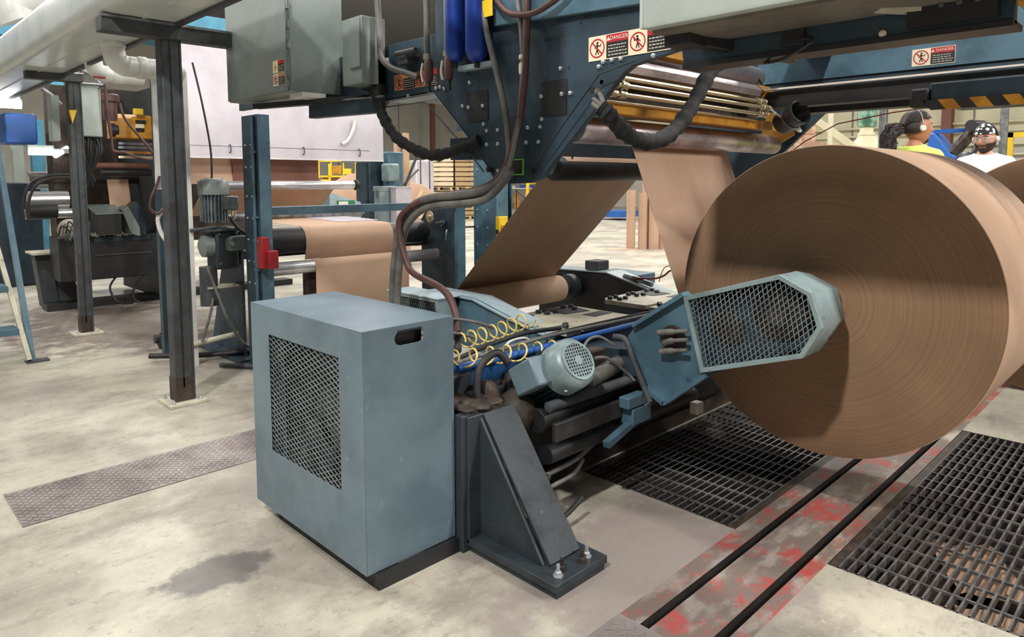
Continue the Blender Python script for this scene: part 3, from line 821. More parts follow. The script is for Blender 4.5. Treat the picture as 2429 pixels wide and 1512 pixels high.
RA = (1.85, 1.508); ra = .055
roller('guide_roller', 2.2, 4.0, RA[0], RA[1], ra, m_chrome2, 'long dull chrome roller below the amber channel', .03)
RB = (2.33, 1.36); rb = .06
roller('guide_roller', 2.6, 3.95, RB[0], RB[1], rb, m_black, 'dark roller at the top of the slanting paper web', .03)
RI = (3.10, .575); ri = .088
nr = thing('paper_roll', 'nearly used-up kraft roll between the two far arms at the foot of the slanting web', 'paper roll', (3.085, RI[0], RI[1]))
mb = MB(); mb.lathe([(.03, 0), (ri - .004, 0), (ri - .001, .003), (ri - .001, RX1 - RX0 - .003), (ri - .004, RX1 - RX0), (.03, RX1 - RX0)], (RX0, RI[0], RI[1]), (1, 0, 0), 40)
ob('wound_paper', mb, m_kraft, nr)
ob('core', MB().cyl((RX0 - .02, RI[0], RI[1]), (RX1 + .02, RI[0], RI[1]), .04, n=24), m_brownpaint, nr)
ob('chuck', MB().lathe([(.045, 0), (.045, .05), (.085, .06), (.085, .12)], (RX1 + .02, RI[0], RI[1]), (1, 0, 0), 28), m_foot, st)
ob('chuck', MB().lathe([(.085, 0), (.085, .06), (.045, .07), (.045, .14)], (RX0 - .16, RI[0], RI[1]), (1, 0, 0), 28), m_foot, st)
# web rising from the roll
p_r, p_a = ext_tangent(RC, RR, RA, ra + .002, -1)
a0 = math.atan2(p_a[1] - RA[1], p_a[0] - RA[0])
pts = [tuple(p_r.lerp(p_a, k / 6)) for k in range(7)] + arc(RA, ra + .002, a0, a0 + 1.7, 10)[1:]
T('paper_web', MB().sheet(pts, RX0, RX1, .0015), m_web, 'kraft paper web rising steeply from the big roll to the dull chrome roller', 'paper web', 'running kraft webs')
p_b, p_i = ext_tangent(RB, rb + .002, RI, ri, 1)
a0 = math.atan2(p_i[1] - RI[1], p_i[0] - RI[0]); ab = math.atan2(p_b[1] - RB[1], p_b[0] - RB[0])
p_b2, p_i2 = p_b, p_i
pts = arc(RB, rb + .002, ab + 1.7, ab, 8) + [tuple(p_b.lerp(p_i, k / 8)) for k in range(1, 9)] + arc(RI, ri, a0, a0 - .5, 6)[1:]
T('paper_web', MB().sheet(pts, RX0, RX1, .0015), m_web, 'dark slanting kraft web running down to the nearly used-up roll', 'paper web', 'running kraft webs')

ch_pts = [(3.72, 2.62, .67), (3.74, 2.5, .675), (3.74, 2.42, .70), (3.74, 2.36, .74), (3.75, 2.30, .70), (3.76, 2.28, .66), (3.78, 2.24, .70), (3.80, 2.16, .76), (3.82, 2.12, .70), (3.84, 2.08, .62)]
T('red_air_tube', MB().tube(ch_pts, .006), m_red, 'thin red air tube bending over the far empty arm', 'tube')
T('white_air_tube', MB().tube([(3.74, 2.45, .66), (3.75, 2.42, .75), (3.76, 2.36, .76), (3.77, 2.33, .70), (3.78, 2.29, .76), (3.79, 2.23, .75), (3.80, 2.2, .66)], .0035), m_coil, 'thin pale curly tube looping above the far empty arm', 'tube')
cn = thing('hose_connector', 'grey hose connector lying on the far empty arm', 'connector', (3.74, 2.6, .64))
ob('body', MB().tube([(3.74, 2.72, .672), (3.74, 2.6, .655), (3.74, 2.5, .635)], .016), m_steel, cn)
ob('collar', MB().lathe([(.02, 0), (.02, .03)], (3.74, 2.62, .657), (0, 1, .1), 12), m_post, cn)
# ================================================================ overhead unwind frame
fr = thing('overhead_gantry', 'overhead dark blue steel frame of two bolted side plates with hanging pendants', 'machine frame', (3.1, 2.5, 0))
side = [(.37, 1.68), (1.29, 1.68), (1.30, 1.745), (1.50, 1.712), (1.54, 1.69), (1.91, 1.35), (1.94, 1.315), (2.0, 1.292), (2.17, 1.288), (2.23, 1.31), (2.27, 1.36), (2.37, 1.47), (2.645, 1.72), (3.04, 1.712), (3.10, 1.67), (3.78, 1.69), (3.80, 1.79), (4.8, 1.79), (4.8, 1.99), (2.62, 1.99), (2.62, 2.75), (.37, 2.75)]
pl_ = ob('side_plate', MB().prism(side, 'x', 2.1, 2.13), m_dblue, fr, bevel=.002)
fa_side = [(.30, 1.72), (1.50, 1.742), (1.55, 1.715), (1.93, 1.36), (1.97, 1.315), (2.24, 1.29), (2.34, 1.47), (2.645, 1.72), (4.8, 1.74), (4.8, 2.3), (.30, 2.3)]
pf_ = ob('side_plate', MB().prism(fa_side, 'x', 4.07, 4.10), m_dblue, fr)
ob('lit_beam_face', MB().bx(4.055, 4.07, .35, 1.98, 1.87, 2.3), m_blue, pf_)  # lighter blue strip imitates the lit upper band of the far plate
# stiffening flanges round the left opening and along the diagonal edges
fg = MB()
for (a, b_) in (((2.645, 1.72), (2.37, 1.47)), ((3.04, 1.712), (2.645, 1.72)), ((2.37, 1.47), (2.25, 1.34))):
    fg.bar((2.17, *a), (2.17, *b_), .008, .10, up=(0, 0, 1) if abs(a[1] - b_[1]) < .02 else (0, .7, .7)) if False else fg.add(
        [(2.10, *a), (2.10, *b_), (2.24, *b_), (2.24, *a), (2.10, a[0], a[1] + .008), (2.10, b_[0], b_[1] + .008), (2.24, b_[0], b_[1] + .008), (2.24, a[0], a[1] + .008)],
        [(0, 1, 2, 3), (4, 5, 6, 7), (0, 1, 5, 4), (2, 3, 7, 6), (0, 3, 7, 4), (1, 2, 6, 5)])
ob('edge_flange', fg, m_armtop, pl_, kind='stuff', label='pale lit inner edge of the left opening')  # paler colour puts the light onto these inner edges
ob('lower_flange', MB().bx(2.09, 2.2, .37, 1.29, 1.675, 1.69), m_black, pl_)
ob('lower_flange', MB().bx(4.02, 4.14, .30, 1.50, 1.70, 1.722), m_black, pf_)
ob('lit_band_plate', MB().prism([(1.26, 1.905), (2.2, 1.955), (2.2, 2.7), (1.26, 2.7)], 'x', 2.075, 2.1), m_blue, pl_, bevel=.004)  # added lighter plate, imitates light falling across the upper side plate
for (y0, y1, z0, z1) in ((2.262, 2.40, 1.565, 1.70), (1.81, 1.945, 1.56, 1.70)):
    ob('cover_plate', MB().bx(2.096, 2.10, y0, y1, z0, z1), m_black, pl_, bevel=.001)
bm = mesh('frame_bolt', hexbolt(MB(), (0, 0, 0), (-1, 0, 0), .009, .009), m_bolt)
for (y, z) in ((2.38, 1.74), (2.43, 1.64), (2.385, 1.63), (2.29, 1.63), (2.29, 1.55), (2.27, 1.52), (2.27, 1.46), (2.20, 1.52), (2.20, 1.46), (2.02, 1.52), (1.95, 1.52), (2.03, 1.46), (1.96, 1.46), (1.94, 1.64), (1.83, 1.64), (1.79, 1.64), (1.84, 1.74), (1.65, 1.725), (1.63, 1.74), (1.59, 1.742), (1.55, 1.742), (1.94, 1.55), (1.41, 1.735), (2.62, 1.738), (2.59, 1.74), (2.56, 1.73), (2.84, 1.722), (2.20, 1.345)):
    ob('frame_bolt', bm, None, pl_, at=(2.1 if not ((2.26 < y < 2.4 or 1.81 < y < 1.945) and 1.56 < z < 1.7) else 2.096, y, z))
hm_ = mesh('drilled_hole', MB().lathe([(.006, 0), (.006, .0015)], (0, 0, 0), (-1, 0, 0), 10), m_black)
for (y, z) in ((1.93, 1.90), (1.86, 1.93), (1.72, 1.92), (1.70, 1.92), (1.74, 1.90), (1.9, 1.86), (1.92, 1.86), (1.80, 1.74), (1.78, 1.39), (1.96, 1.37), (1.98, 1.37), (2.1, 1.31), (2.06, 1.31), (1.68, 1.64)):
    ob('drilled_hole', hm_, None, pl_, at=(2.1, y, z))
ob('cable_hole', MB().lathe([(.012, 0), (.012, .002)], (2.1, 1.685, 1.645), (-1, 0, 0), 14), m_black, pl_)
hk = MB(); hk.lathe([(.012, 0), (.012, .012)], (2.09, 1.99, 1.34), (-1, 0, 0), 10)
ob('cable_knob', hk, m_black, pl_)
hk = MB(); hk.lathe([(.013, 0), (.013, .02)], (2.1, 2.245, 1.35), (-1, .2, .1), 10)
ob('cable_knob', hk, m_black, pl_)
# cross members between the plates
for (y0, y1, z0, z1, nm) in ((2.42, 2.56, 1.40, 1.50, 'cross_member'), (1.55, 1.7, 2.0, 2.2, 'cross_member'), (3.4, 3.6, 1.8, 2.0, 'cross_member')):
    ob(nm, MB().bx(2.13, 4.07, y0, y1, z0, z1), m_dblue, fr)
ob('cross_member', MB().bx(2.13, 4.07, 2.5, 2.6, 2.28, 2.5), m_teal, fr, label='pale teal cross member')
ob('silver_rail', MB().bx(3.56, 3.585, .2, 1.72, 1.768, 1.777), m_ink, fr, label='thin bright silver rail')
ob('rail_beam', MB().bx(3.60, 3.70, .2, 1.72, 1.68, 1.765), m_black, fr)
ob('lower_beam', MB().bx(3.75, 3.85, .2, 1.6, 1.655, 1.70), m_black, fr)
# columns
for X, y0, y1 in ((2.1, 4.53, 4.77), (4.07, 4.30, 4.58)):
    c_ = ob('column', MB().bx(X, X + .012, y0, y1, 0, 1.75), m_blue if X > 3 else m_dblue, fr)
    dp_ = .085 if X < 3 else .20
    ob('column_web', MB().bx(X + .012, X + dp_, (y0 + y1) / 2 - .006, (y0 + y1) / 2 + .006, 0, 1.75), m_blue, c_)
    ob('column_flange', MB().bx(X + dp_ - .012, X + dp_, y0, y1, 0, 1.75), m_blue, c_)
    ob('side_flange', MB().bx(X, X + (.078 if X < 3 else .14), y0 - .008, y0, 0, 1.75), m_blue, c_, label='lit side flange')
    ob('base_plate', MB().bx(X - .05, X + .25, y0 - .05, y1 + .05, 0, .02), m_dblue, c_)
    if X < 3:
        ob('conduit', MB().cyl((X - .012, y0 + .05, .1), (X - .012, y0 + .05, 1.74), .013, n=10), m_blue, c_)
        bm = mesh('pipe_clamp', MB().bx(-.02, .0, -.03, .03, -.008, .008), m_blue)
        for z in (.7, .9, 1.06, 1.5): ob('pipe_clamp', bm, None, c_, at=(X, y0 + .05, z))
    bm = mesh('frame_bolt', hexbolt(MB(), (0, 0, 0), (-1, 0, 0), .008, .008), m_bolt)
    for z in (.6, .75, .9, 1.05, 1.2, 1.4, 1.55):
        for yy in (y0 + .10, y1 - .05): ob('frame_bolt', bm, None, c_, at=(X, yy, z))
T('tie_bar', MB().bx(2.19, 4.05, 4.58, 4.68, 1.068, 1.125), m_blue, 'blue horizontal tie bar between the columns above the second roller set', 'bar', bevel=.003)
rb_ = thing('emergency_button', 'dark red emergency switch box on the near blue column', 'switch', (2.09, 4.50, .8))
ob('box', MB().bx(2.06, 2.12, 4.44, 4.52, .72, .93), m_red, rb_, bevel=.006)
ob('cover', MB().bx(2.09, 2.16, 4.40, 4.46, .72, .84), m_red, rb_, bevel=.006)
ob('screw', MB().lathe([(.012, 0), (.012, .006)], (2.06, 4.48, .90), (-1, 0, 0), 12), m_steel, rb_)
yb_ = thing('yellow_switch', 'yellow safety switch on the far blue column', 'switch', (4.07, 4.27, .9))
ob('box', MB().bx(4.06, 4.16, 4.245, 4.292, .80, 1.0), m_yel, yb_, bevel=.005)
ob('cover', MB().bx(4.08, 4.14, 4.19, 4.246, .86, .93), m_yel, yb_, bevel=.005)
ob('button', MB().bx(4.052, 4.06, 4.255, 4.28, .85, .89), m_black, yb_)

# signs on the frame -------------------------------------------------
def nosign(mb, mbk, x, y, z, r, pose):
    n = 28
    mb.lathe([(r * .86, 0), (r, 0), (r, .0008), (r * .86, .0008)], (x, y, z), (-1, 0, 0), n, caps=False)
    mb.bar((x - .0006, y + r * .66, z + r * .66), (x - .0006, y - r * .66, z - r * .66), r * .15, .0006, up=(1, 0, 0))
    k = r / .04
    def P(a, b): return (x - .0004, y - a * k, z + b * k)
    mbk.lathe([(.0055 * k, 0), (.0055 * k, .0006)], P(pose * .002, .022), (-1, 0, 0), 10)
    for a, b_, w in ((P(0, .015), P(0, -.004), .009), (P(0, -.004), P(-.008, -.026), .005), (P(0, -.004), P(.008, -.026), .005), (P(0, .013), P(pose * .016, .006), .004), (P(pose * .016, .006), P(pose * .02, .018), .004), (P(0, .013), P(-pose * .014, 0), .004)):
        mbk.bar(a, b_, w * k, .0006, up=(1, 0, 0))


def warning(label, x, y0, y1, z0, z1, panels, group='warning signs on the frame', back=None):
    """panels: list of (kind, share); reading runs from y1 (left) to y0 (right)"""
    t_ = thing('warning_sign', label, 'sign', (x, (y0 + y1) / 2, z0), group)
    ob('backing', MB().bx(x - .0015, x, y0, y1, z0, z1), back or m_signw, t_)
    tot = sum(p[1] for p in panels); yy = y1; H_ = z1 - z0; red = MB(); blk = MB(); kk = MB(); ink = MB()
    X = x - .0015
    for kind, sh, head in panels:
        w = (y1 - y0) * sh / tot; ya = yy; yb = yy - w; yy = yb; c = (ya + yb) / 2
        if kind == 'pic':
            red = MB(); kk = MB()
            nosign(red, kk, X - .0002, c, (z0 + z1) / 2, min(w, H_) * .43, 1 if head != 'flip' else -1)
            ob('prohibition_ring', red, m_signr, t_); ob('figure', kk, m_signk, t_)
        elif kind == 'tri':
            s_ = min(w, H_) * .4
            tr = MB().prism([(c - s_, z0 + H_ * .2), (c + s_, z0 + H_ * .2), (c, z0 + H_ * .85)], 'x', X - .0008, X)
            ob('warning_triangle', tr, m_signy, t_)
            b2 = MB().prism([(c - .1 * s_, z0 + H_ * .6), (c + .3 * s_, z0 + H_ * .6), (c, z0 + H_ * .45), (c + .2 * s_, z0 + H_ * .45), (c - .1 * s_, z0 + H_ * .25), (c, z0 + H_ * .4), (c - .2 * s_, z0 + H_ * .4)], 'x', X - .0012, X - .0008)
            ob('bolt_symbol', b2, m_signk, t_)
        else:
            m_h = m_signo if kind == 'orange' else m_signr
            hb = z1 - H_ * (.34 if kind == 'danger' else .3)
            ob('header', MB().bx(X - .0006, X, yb + w * .02, ya - w * .02, hb, z1 - H_ * .03), m_h, t_)
            ob('panel', MB().bx(X - .0006, X, yb + w * .02, ya - w * .02, z0 + H_ * .04, hb), m_signk, t_)
            if head:
                hz = (hb + z1 - H_ * .03) / 2; s_ = (z1 - hb) * .66
                text_mesh(head, s_, face_x(X - .0008, c - w * .075, hz), m_ink, 'lettering', t_)
                ob('alert_symbol', MB().prism([(ya - w * .035, hz - s_ * .36), (ya - w * .035 - s_ * .8, hz - s_ * .36), (ya - w * .035 - s_ * .4, hz + s_ * .38)], 'x', X - .0012, X - .0006), m_ink, t_)
            for r_ in range(4):
                zz = hb - (hb - z0) * (.2 + r_ * .19)
                pos = ya - w * .1
                while pos > yb + w * .16:
                    l_ = random.uniform(.05, .14) * w
                    ink.bar((X - .0008, pos, zz), (X - .0008, max(pos - l_, yb + w * .08), zz), H_ * .035, .0004, up=(1, 0, 0)); pos -= l_ + w * .035
    if ink.v: ob('small_print', ink, m_ink, t_, kind='stuff')
    return t_


warning('cream warning sign pair with crossed-out figures on the beam left of the pale control box', 2.0985, 1.34, 1.70, 1.748, 1.838, [('pic', 1, ''), ('danger', 1.25, 'DANGER'), ('pic', .95, 'flip'), ('danger', 1.2, '')])
ob_y = T('caution_label', MB().bx(2.096, 2.1, 1.20, 1.33, 1.752, 1.79), m_yel, 'yellow label corner peeking out under the control box', 'sign')
warning('dim cream sign with crossed-out figures behind the two hanging grey hoses', 2.0985, 2.61, 2.955, 1.755, 1.832, [('pic', 1, ''), ('orange', 1.25, ''), ('pic', 1, 'flip'), ('danger', 1.2, '')], back=m_signo)
warning('white and red DANGER sign on the far beam, upper right', 4.053,   .95, 1.145, 1.882, 1.968, [('pic', .75, ''), ('danger', 1, 'DANGER')])
sc_ = thing('status_display', 'small dark display with a bright green frame low on the pendant', 'display', (2.1, 2.08, 1.325), None)
ob('frame', MB().prism([(2.045, 1.325), (2.115, 1.325), (2.115, 1.392), (2.045, 1.392)], 'x', 2.095, 2.1, holes=[[(2.049, 1.329), (2.111, 1.329), (2.111, 1.388), (2.049, 1.388)]]), m_greenled, sc_)
ob('face', MB().bx(2.096, 2.1, 2.049, 2.111, 1.329, 1.388), m_signk, sc_)

# electrical cabinet and pale control box ------------------------------
ec = thing('electrical_cabinet', 'grey electrical enclosure hanging at the upper left of the frame', 'cabinet', (1.96, 3.86, 1.775))
ob('body', MB().bx(1.803, 2.12, 3.475, 4.25, 1.778, 2.6), m_ebox, ec, bevel=.004)
ob('door', MB().bx(1.79, 1.803, 3.49, 4.245, 1.783, 2.58), m_ebox, ec, bevel=.004)
for z in (1.86, 2.02, 2.12, 2.22):
    ob('hinge', MB().cyl((1.787, 3.463, z - .022), (1.787, 3.463, z + .022), .011, n=10), m_steel, ec)
ob('latch_rod', MB().cyl((1.785, 3.468, 1.8), (1.785, 3.468, 2.5), .006, n=8), m_mesh, ec)
ob('bottom_gland_plate', MB().bx(1.86, 2.0, 3.46, 3.6, 1.755, 1.778), m_white, ec)
warning('electrical hazard sticker with a yellow triangle on the grey enclosure door', 1.789, 3.51, 3.64, 1.885, 1.95, [('tri', .8, ''), ('danger', 1, '')], group='hazard stickers on the enclosure')
warning('cream lower sticker with an orange header on the grey enclosure door', 1.789, 3.51, 3.64, 1.815, 1.88, [('pic', .8, ''), ('orange', 1, '')], group='hazard stickers on the enclosure')
rw = thing('cable_raceway', 'narrow grey raceway beside the electrical enclosure', 'raceway', (2.05, 3.2, 1.8))
ob('body', MB().bx(1.95, 2.09, 3.02, 3.2, 1.79, 2.12), m_ebox, rw, bevel=.003)
ob('lid', MB().bx(1.94, 1.95, 3.025, 3.12, 1.87, 2.11), m_ebox, rw, bevel=.002)
br = thing('enclosure_bracket', 'dark steel bracket under the grey electrical enclosure', 'bracket', (2.0, 3.5, 1.7))
ob('arm', MB().bar((1.9, 4.1, 1.752), (2.06, 3.15, 1.735), .05, .03), m_black, br)
ob('arm', MB().bar((2.05, 3.7, 1.70), (2.05, 3.0, 1.685), .05, .075), m_dblue, br, bevel=.004)
ob('rod', MB().cyl((2.0, 3.6, 1.742), (2.03, 2.95, 1.725), .006, n=8), m_steel, br)
m_pan = M('shaded_underside', rgb(112, 106, 96), 0.6, c2=rgb(94, 88, 80), scale=6)  # brown-grey holds the shade and warm bounce under the control box
cb = thing('control_box', 'long pale grey control box overhead on the right', 'control box', (1.97, .7, 1.755))
ob('body', MB().prism([(1.80, 1.770), (1.805, 1.757), (2.09, 1.757), (2.09, 2.3), (1.80, 2.3)], 'y', -.2, 1.25), m_ctrl, cb, bevel=.003)
ob('shaded_pan', MB().bx(1.835, 2.085, -.19, 1.24, 1.748, 1.757), m_pan, cb, label='underside with its shade painted in')  # thin pan added to carry the painted underside shade
ob('edge_strip', MB().bx(1.80, 1.82, 1.25, 1.262, 1.76, 2.3), m_ctrl, cb)
hb_ = thing('hanger_bracket', 'beige steel strut with a dark plate bolted under the control box', 'bracket', (2.15, .6, 1.72))
ob('strut', MB().bar((2.02, .66, 1.752), (2.14, .50, 1.735), .05, .012), m_pale, hb_)
ob('plate', MB().bx(2.06, 2.095, .40, .60, 1.70, 1.79), m_black, hb_)
for y in (.44, .48, .52): ob('bolt_head', hexbolt(MB(), (2.06, y, 1.745), (-1, 0, 0), .008, .008), m_post, hb_)
ar = thing('sensor_arm', 'black arm and cable bracket sticking out below the control box', 'arm', (2.2, 1.15, 1.7))
ob('arm', MB().bar((1.93, 1.20, 1.745), (2.35, 1.02, 1.71), .035, .04), m_black, ar, bevel=.004)
ob('clamp', MB().bx(1.9, 2.0, 1.15, 1.24, 1.715, 1.76), m_black, ar, bevel=.004)
ob('sensor', MB().bx(2.085, 2.1, .88, .95, 1.70, 1.76), m_black, ar, bevel=.003)
ob('cable', MB().tube([(2.09, .9, 1.72), (2.05, .84, 1.70), (2.05, .92, 1.66), (2.15, 1.02, 1.67), (2.3, 1.12, 1.7)], .005), m_rub, ar)
ab = thing('amber_box', 'amber steel box at the upper right corner of the frame', 'box', (2.1, .3, 1.75))
ob('body', MB().bx(2.05, 2.3, .18, .36, 1.715, 2.1), m_gold, ab, bevel=.006)
hz = thing('hazard_guard', 'dark guard with a black and yellow striped lower lip, upper right', 'guard', (3.4, .7, 1.6))
ob('body', MB().bx(3.30, 3.8, .1, .86, 1.62, 1.70), m_dblue, hz, bevel=.006)
y_ = .88; k = 0
while y_ > .1:
    a0_, a1_ = y_, y_ - .055
    s_ = MB().prism([(a0_, 1.628), (a1_, 1.628), (a1_ - .03, 1.588), (a0_ - .03, 1.588)], 'x', 3.28, 3.30)
    ob('stripe', s_, m_gold if k % 2 else m_black, hz); y_ -= .055; k += 1
ob('lip_end', MB().bx(3.28, 3.36, .86, .93, 1.60, 1.68), m_black, hz, bevel=.01)

# filters, hoses and conduits on the near plate ------------------------
for (y, r, z0, lab) in ((2.425, .042, 1.83, 'blue filter canister behind the two hanging hoses'), (2.28, .05, 1.815, 'larger bright blue filter canister right of the hanging hoses')):
    f_ = thing('filter_canister', lab, 'filter', (2.06, y, z0), 'blue filter canisters')
    ob('bowl', MB().lathe([(r * .5, 0), (r * .8, .012), (r, .045), (r, .30)], (2.05, y, z0), (0, 0, 1), 24), m_canister, f_)
    ob('head', MB().lathe([(r * 1.1, .30), (r * 1.1, .36)], (2.05, y, z0), (0, 0, 1), 20), m_black, f_)
    ob('drain', MB().lathe([(.012, -.025), (.012, 0)], (2.05, y, z0), (0, 0, 1), 10), m_black, f_)
ob_p = T('filter_bracket', MB().bx(2.06, 2.10, 2.2, 2.42, 1.79, 1.812), m_armtop, 'pale bracket plate under the blue filter canisters', 'bracket')
for (y, x, z1, lab) in ((2.60, 2.03, 1.76, 'grey hanging hose with a wire cable grip, left of the pair'), (2.455, 2.03, 1.755, 'grey hanging hose with a wire cable grip, nearer the blue canister')):
    h_ = thing('hanging_hose', lab, 'hose', (x, y, z1), 'hanging hoses with grips')
    ob('hose', MB().tube([(x, y + .01, 2.4), (x, y, 2.1), (x, y, z1 + .09)], .014), m_ghose, h_)
    ob('grip', MB().lathe([(.018, 0), (.021, .02), (.021, .085), (.015, .10)], (x, y - .01, z1), (0, 0, 1), 14), m_rhose, h_)
    ob('ferrule', MB().lathe([(.018, .10), (.018, .125)], (x, y, z1), (0, 0, 1), 14), m_brass, h_)
    ob('bale', MB().tube([(x - .01, y + .02, z1 + .085), (x - .012, y + .028, z1 + .04), (x - .01, y + .02, z1)], .006), m_ink, h_)
    ob('valve', MB().lathe([(.010, 0), (.006, .03), (.009, .05)], (x, y - .015, z1), (0, 0, -1), 10), m_black, h_)
T('grey_hose', MB().tube([(2.03, 3.0, 2.3), (2.03, 2.98, 2.02), (2.03, 2.97, 1.92), (2.04, 2.9, 1.86), (2.06, 2.8, 1.825), (2.08, 2.74, 1.8)], .016), m_ghose, 'thick grey hose curving down left of the blue canisters', 'hose')
gg = thing('pressure_gauge', 'small round pressure gauge left of the thick grey hose', 'gauge', (2.02, 3.1, 1.9))
ob('case', MB().lathe([(.022, 0), (.022, .02)], (2.05, 3.06, 1.95), (-1, 0, 0), 20), m_black, gg)
ob('dial', MB().lathe([(.018, 0), (.018, .002)], (2.03, 3.06, 1.95), (-1, 0, 0), 20), m_signw, gg)
ob('needle', MB().bar((2.027, 3.06, 1.95), (2.027, 3.055, 1.963), .003, .001, up=(1, 0, 0)), m_signk, gg)
rg = thing('air_regulator', 'black air regulator block below the pressure gauge', 'regulator', (2.05, 3.05, 1.75))
ob('body', MB().bx(2.04, 2.1, 3.02, 3.09, 1.75, 1.93), m_black, rg, bevel=.006)
ob('port', MB().lathe([(.012, 0), (.012, .03)], (2.04, 3.05, 1.79), (-1, 0, 0), 12), m_post, rg)
ob('bracket', MB().bx(2.06, 2.1, 3.09, 3.2, 1.78, 1.9), m_black, rg)
v_ = MB(); v_.bx(2.05, 2.1, 2.78, 2.86, 1.87, 1.90); v_.bx(2.05, 2.1, 2.74, 2.8, 1.90, 1.94); v_.cyl((2.04, 2.86, 1.92), (2.04, 2.7, 1.92), .012)
vv = thing('valve_cluster', 'cluster of dark valves and fittings behind the grey hose', 'valve', (2.08, 2.8, 1.85))
ob('valve_block', v_, m_post, vv, kind='stuff')
ob('fitting', MB().cyl((2.04, 2.93, 1.88), (2.04, 2.93, 1.91), .008), m_white, vv)
T('red_brown_hose', MB().tube([(2.06, 1.99, 2.3), (2.055, 1.985, 2.0), (2.05, 1.985, 1.8), (2.05, 2.01, 1.6), (2.045, 2.05, 1.45), (2.04, 2.1, 1.35), (2.035, 2.2, 1.28), (2.03, 2.4, 1.245), (2.02, 2.6, 1.22), (2.0, 2.70, 1.18)], .015), m_rhose, 'red-brown hose running down the pendant into the conduit bundle', 'hose')
T('steel_conduit', MB().tube([(2.05, 2.235, 2.02), (2.05, 2.215, 1.93), (2.05, 2.17, 1.80), (2.045, 2.11, 1.63), (2.045, 2.085, 1.5), (2.045, 2.08, 1.40), (2.04, 2.12, 1.31)], .0135), m_ghose, 'pale flexible conduit slanting across the pendant from the upper left', 'conduit')
cf = thing('conduit_drop', 'grey conduit with white couplings beside the red-brown hose', 'conduit', (2.05, 2.03, 1.3))
ob('pipe', MB().tube([(2.055, 2.10, 2.3), (2.055, 2.03, 2.0), (2.05, 2.005, 1.85), (2.05, 2.005, 1.7), (2.045, 2.02, 1.55), (2.04, 2.05, 1.42), (2.04, 2.1, 1.30)], .011), m_ghose, cf)
ob('coupling', MB().lathe([(.014, 0), (.016, .01), (.016, .035), (.014, .045)], (2.05, 2.003, 1.73), (0, 0, 1), 14), m_ink, cf)
ob('coupling', MB().lathe([(.014, 0), (.016, .005), (.016, .012), (.014, .018)], (2.05, 2.003, 1.79), (0, 0, 1), 14), m_ink, cf)
T('loop_hose', MB().tube([(2.05, 2.30, 2.25), (2.045, 2.12, 2.02), (2.04, 2.0, 1.965), (2.04, 1.88, 1.97), (2.045, 1.72, 2.05), (2.05, 1.55, 2.25)], .013), m_rhose, 'looping brown hose hanging at the top of the frame', 'hose')
yt = T('yellow_tag', MB().bx(2.04, 2.043, 2.17, 2.24, 1.99, 2.06), m_yel, 'yellow tag hanging at the top above the slanting conduit', 'tag')
# big conduit bundle swinging down behind the cabinet
for k, (o_, r_, m__, lab) in enumerate((((0, 0, 0), .02, m_ghose, 'thick grey conduit arching over behind the cabinet, outer of the bundle'), ((.0, -.035, -.035), .018, m_ghose, 'thick grey conduit of the arch behind the cabinet, inner of the bundle'), ((.04, .01, -.02), .014, m_rub, 'thin dark hose of the bundle arching behind the cabinet'))):
    P_ = [(2.02, 2.90, .50), (2.02, 2.89, .75), (2.02, 2.86, .95), (2.02, 2.81, 1.10), (2.02, 2.70, 1.19), (2.02, 2.55, 1.225), (2.02, 2.40, 1.235), (2.03, 2.25, 1.255), (2.04, 2.14, 1.295), (2.045, 2.08, 1.36)]
    P_ = [Vector(p) + Vector(o_) * (1 if i < 8 else .4) for i, p in enumerate(P_)]
    T('conduit', MB().tube(P_, r_), m__, lab, 'conduit', 'conduit bundle')
bm_ = MB().tube([(1.99, 2.83, .98), (2.0, 2.80, 1.0), (2.03, 2.80, 1.0)], .004)
rh = thing('hydraulic_hose', 'red-brown hose drooping from the arch down to the stand behind the cabinet', 'hose', (1.9, 2.3, .6))
ob('hose', MB().tube([(2.0, 2.70, 1.18), (1.99, 2.775, 1.12), (1.985, 2.77, 1.02), (1.985, 2.72, .91), (1.985, 2.66, .86), (1.985, 2.45, .81), (1.97, 2.35, .73), (1.96, 2.32, .64)], .017), m_rhose, rh)
ob('fitting', MB().lathe([(.02, 0), (.02, .03), (.014, .035), (.014, .06), (.018, .065), (.018, .09), (.012, .10)], (1.96, 2.32, .64), (0, 0, -1), 12), m_post, rh)
# black cable sleeves
def sleeve(pts, r, lab):
    def rf(i, n): return 1.08 + .13 * math.sin(i * 1.9) + .08 * math.sin(i * .7)
    return T('cable_sleeve', MB().tube(pts, r, 12, 9, rf=rf), m_sleeve, lab, 'cable sleeve', 'black cable sleeves')


sleeve([(2.05, 3.06, 1.80), (2.04, 3.03, 1.72), (2.04, 2.98, 1.63), (2.04, 2.87, 1.52), (2.04, 2.71, 1.45), (2.04, 2.57, 1.42), (2.05, 2.42, 1.44), (2.08, 2.30, 1.48)], .024, 'black cable sleeve sagging across the left opening of the frame')
sleeve([(2.68, 1.46, 1.80), (2.56, 1.46, 1.72), (2.42, 1.46, 1.57), (2.29, 1.46, 1.475), (2.15, 1.46, 1.44), (2.02, 1.46, 1.46), (1.93, 1.47, 1.52), (1.90, 1.49, 1.55)], .027, 'black cable sleeve looping in front of the amber splicer')
TUBE = ('lowest', 'middle', 'highest')
for k, (a, b_) in enumerate((((1.93, 1.475, 1.52), (1.95, 1.56, 1.57)), ((1.93, 1.47, 1.53), (1.98, 1.58, 1.59)), ((1.92, 1.47, 1.53), (2.0, 1.57, 1.61)))):
    T('grey_tube', MB().cyl(a, b_, .009, n=10), m_ghose, 'short grey tube, %s of the three fanning out of the looping black sleeve' % TUBE[k], 'tube', 'tubes at the sleeve mouth')

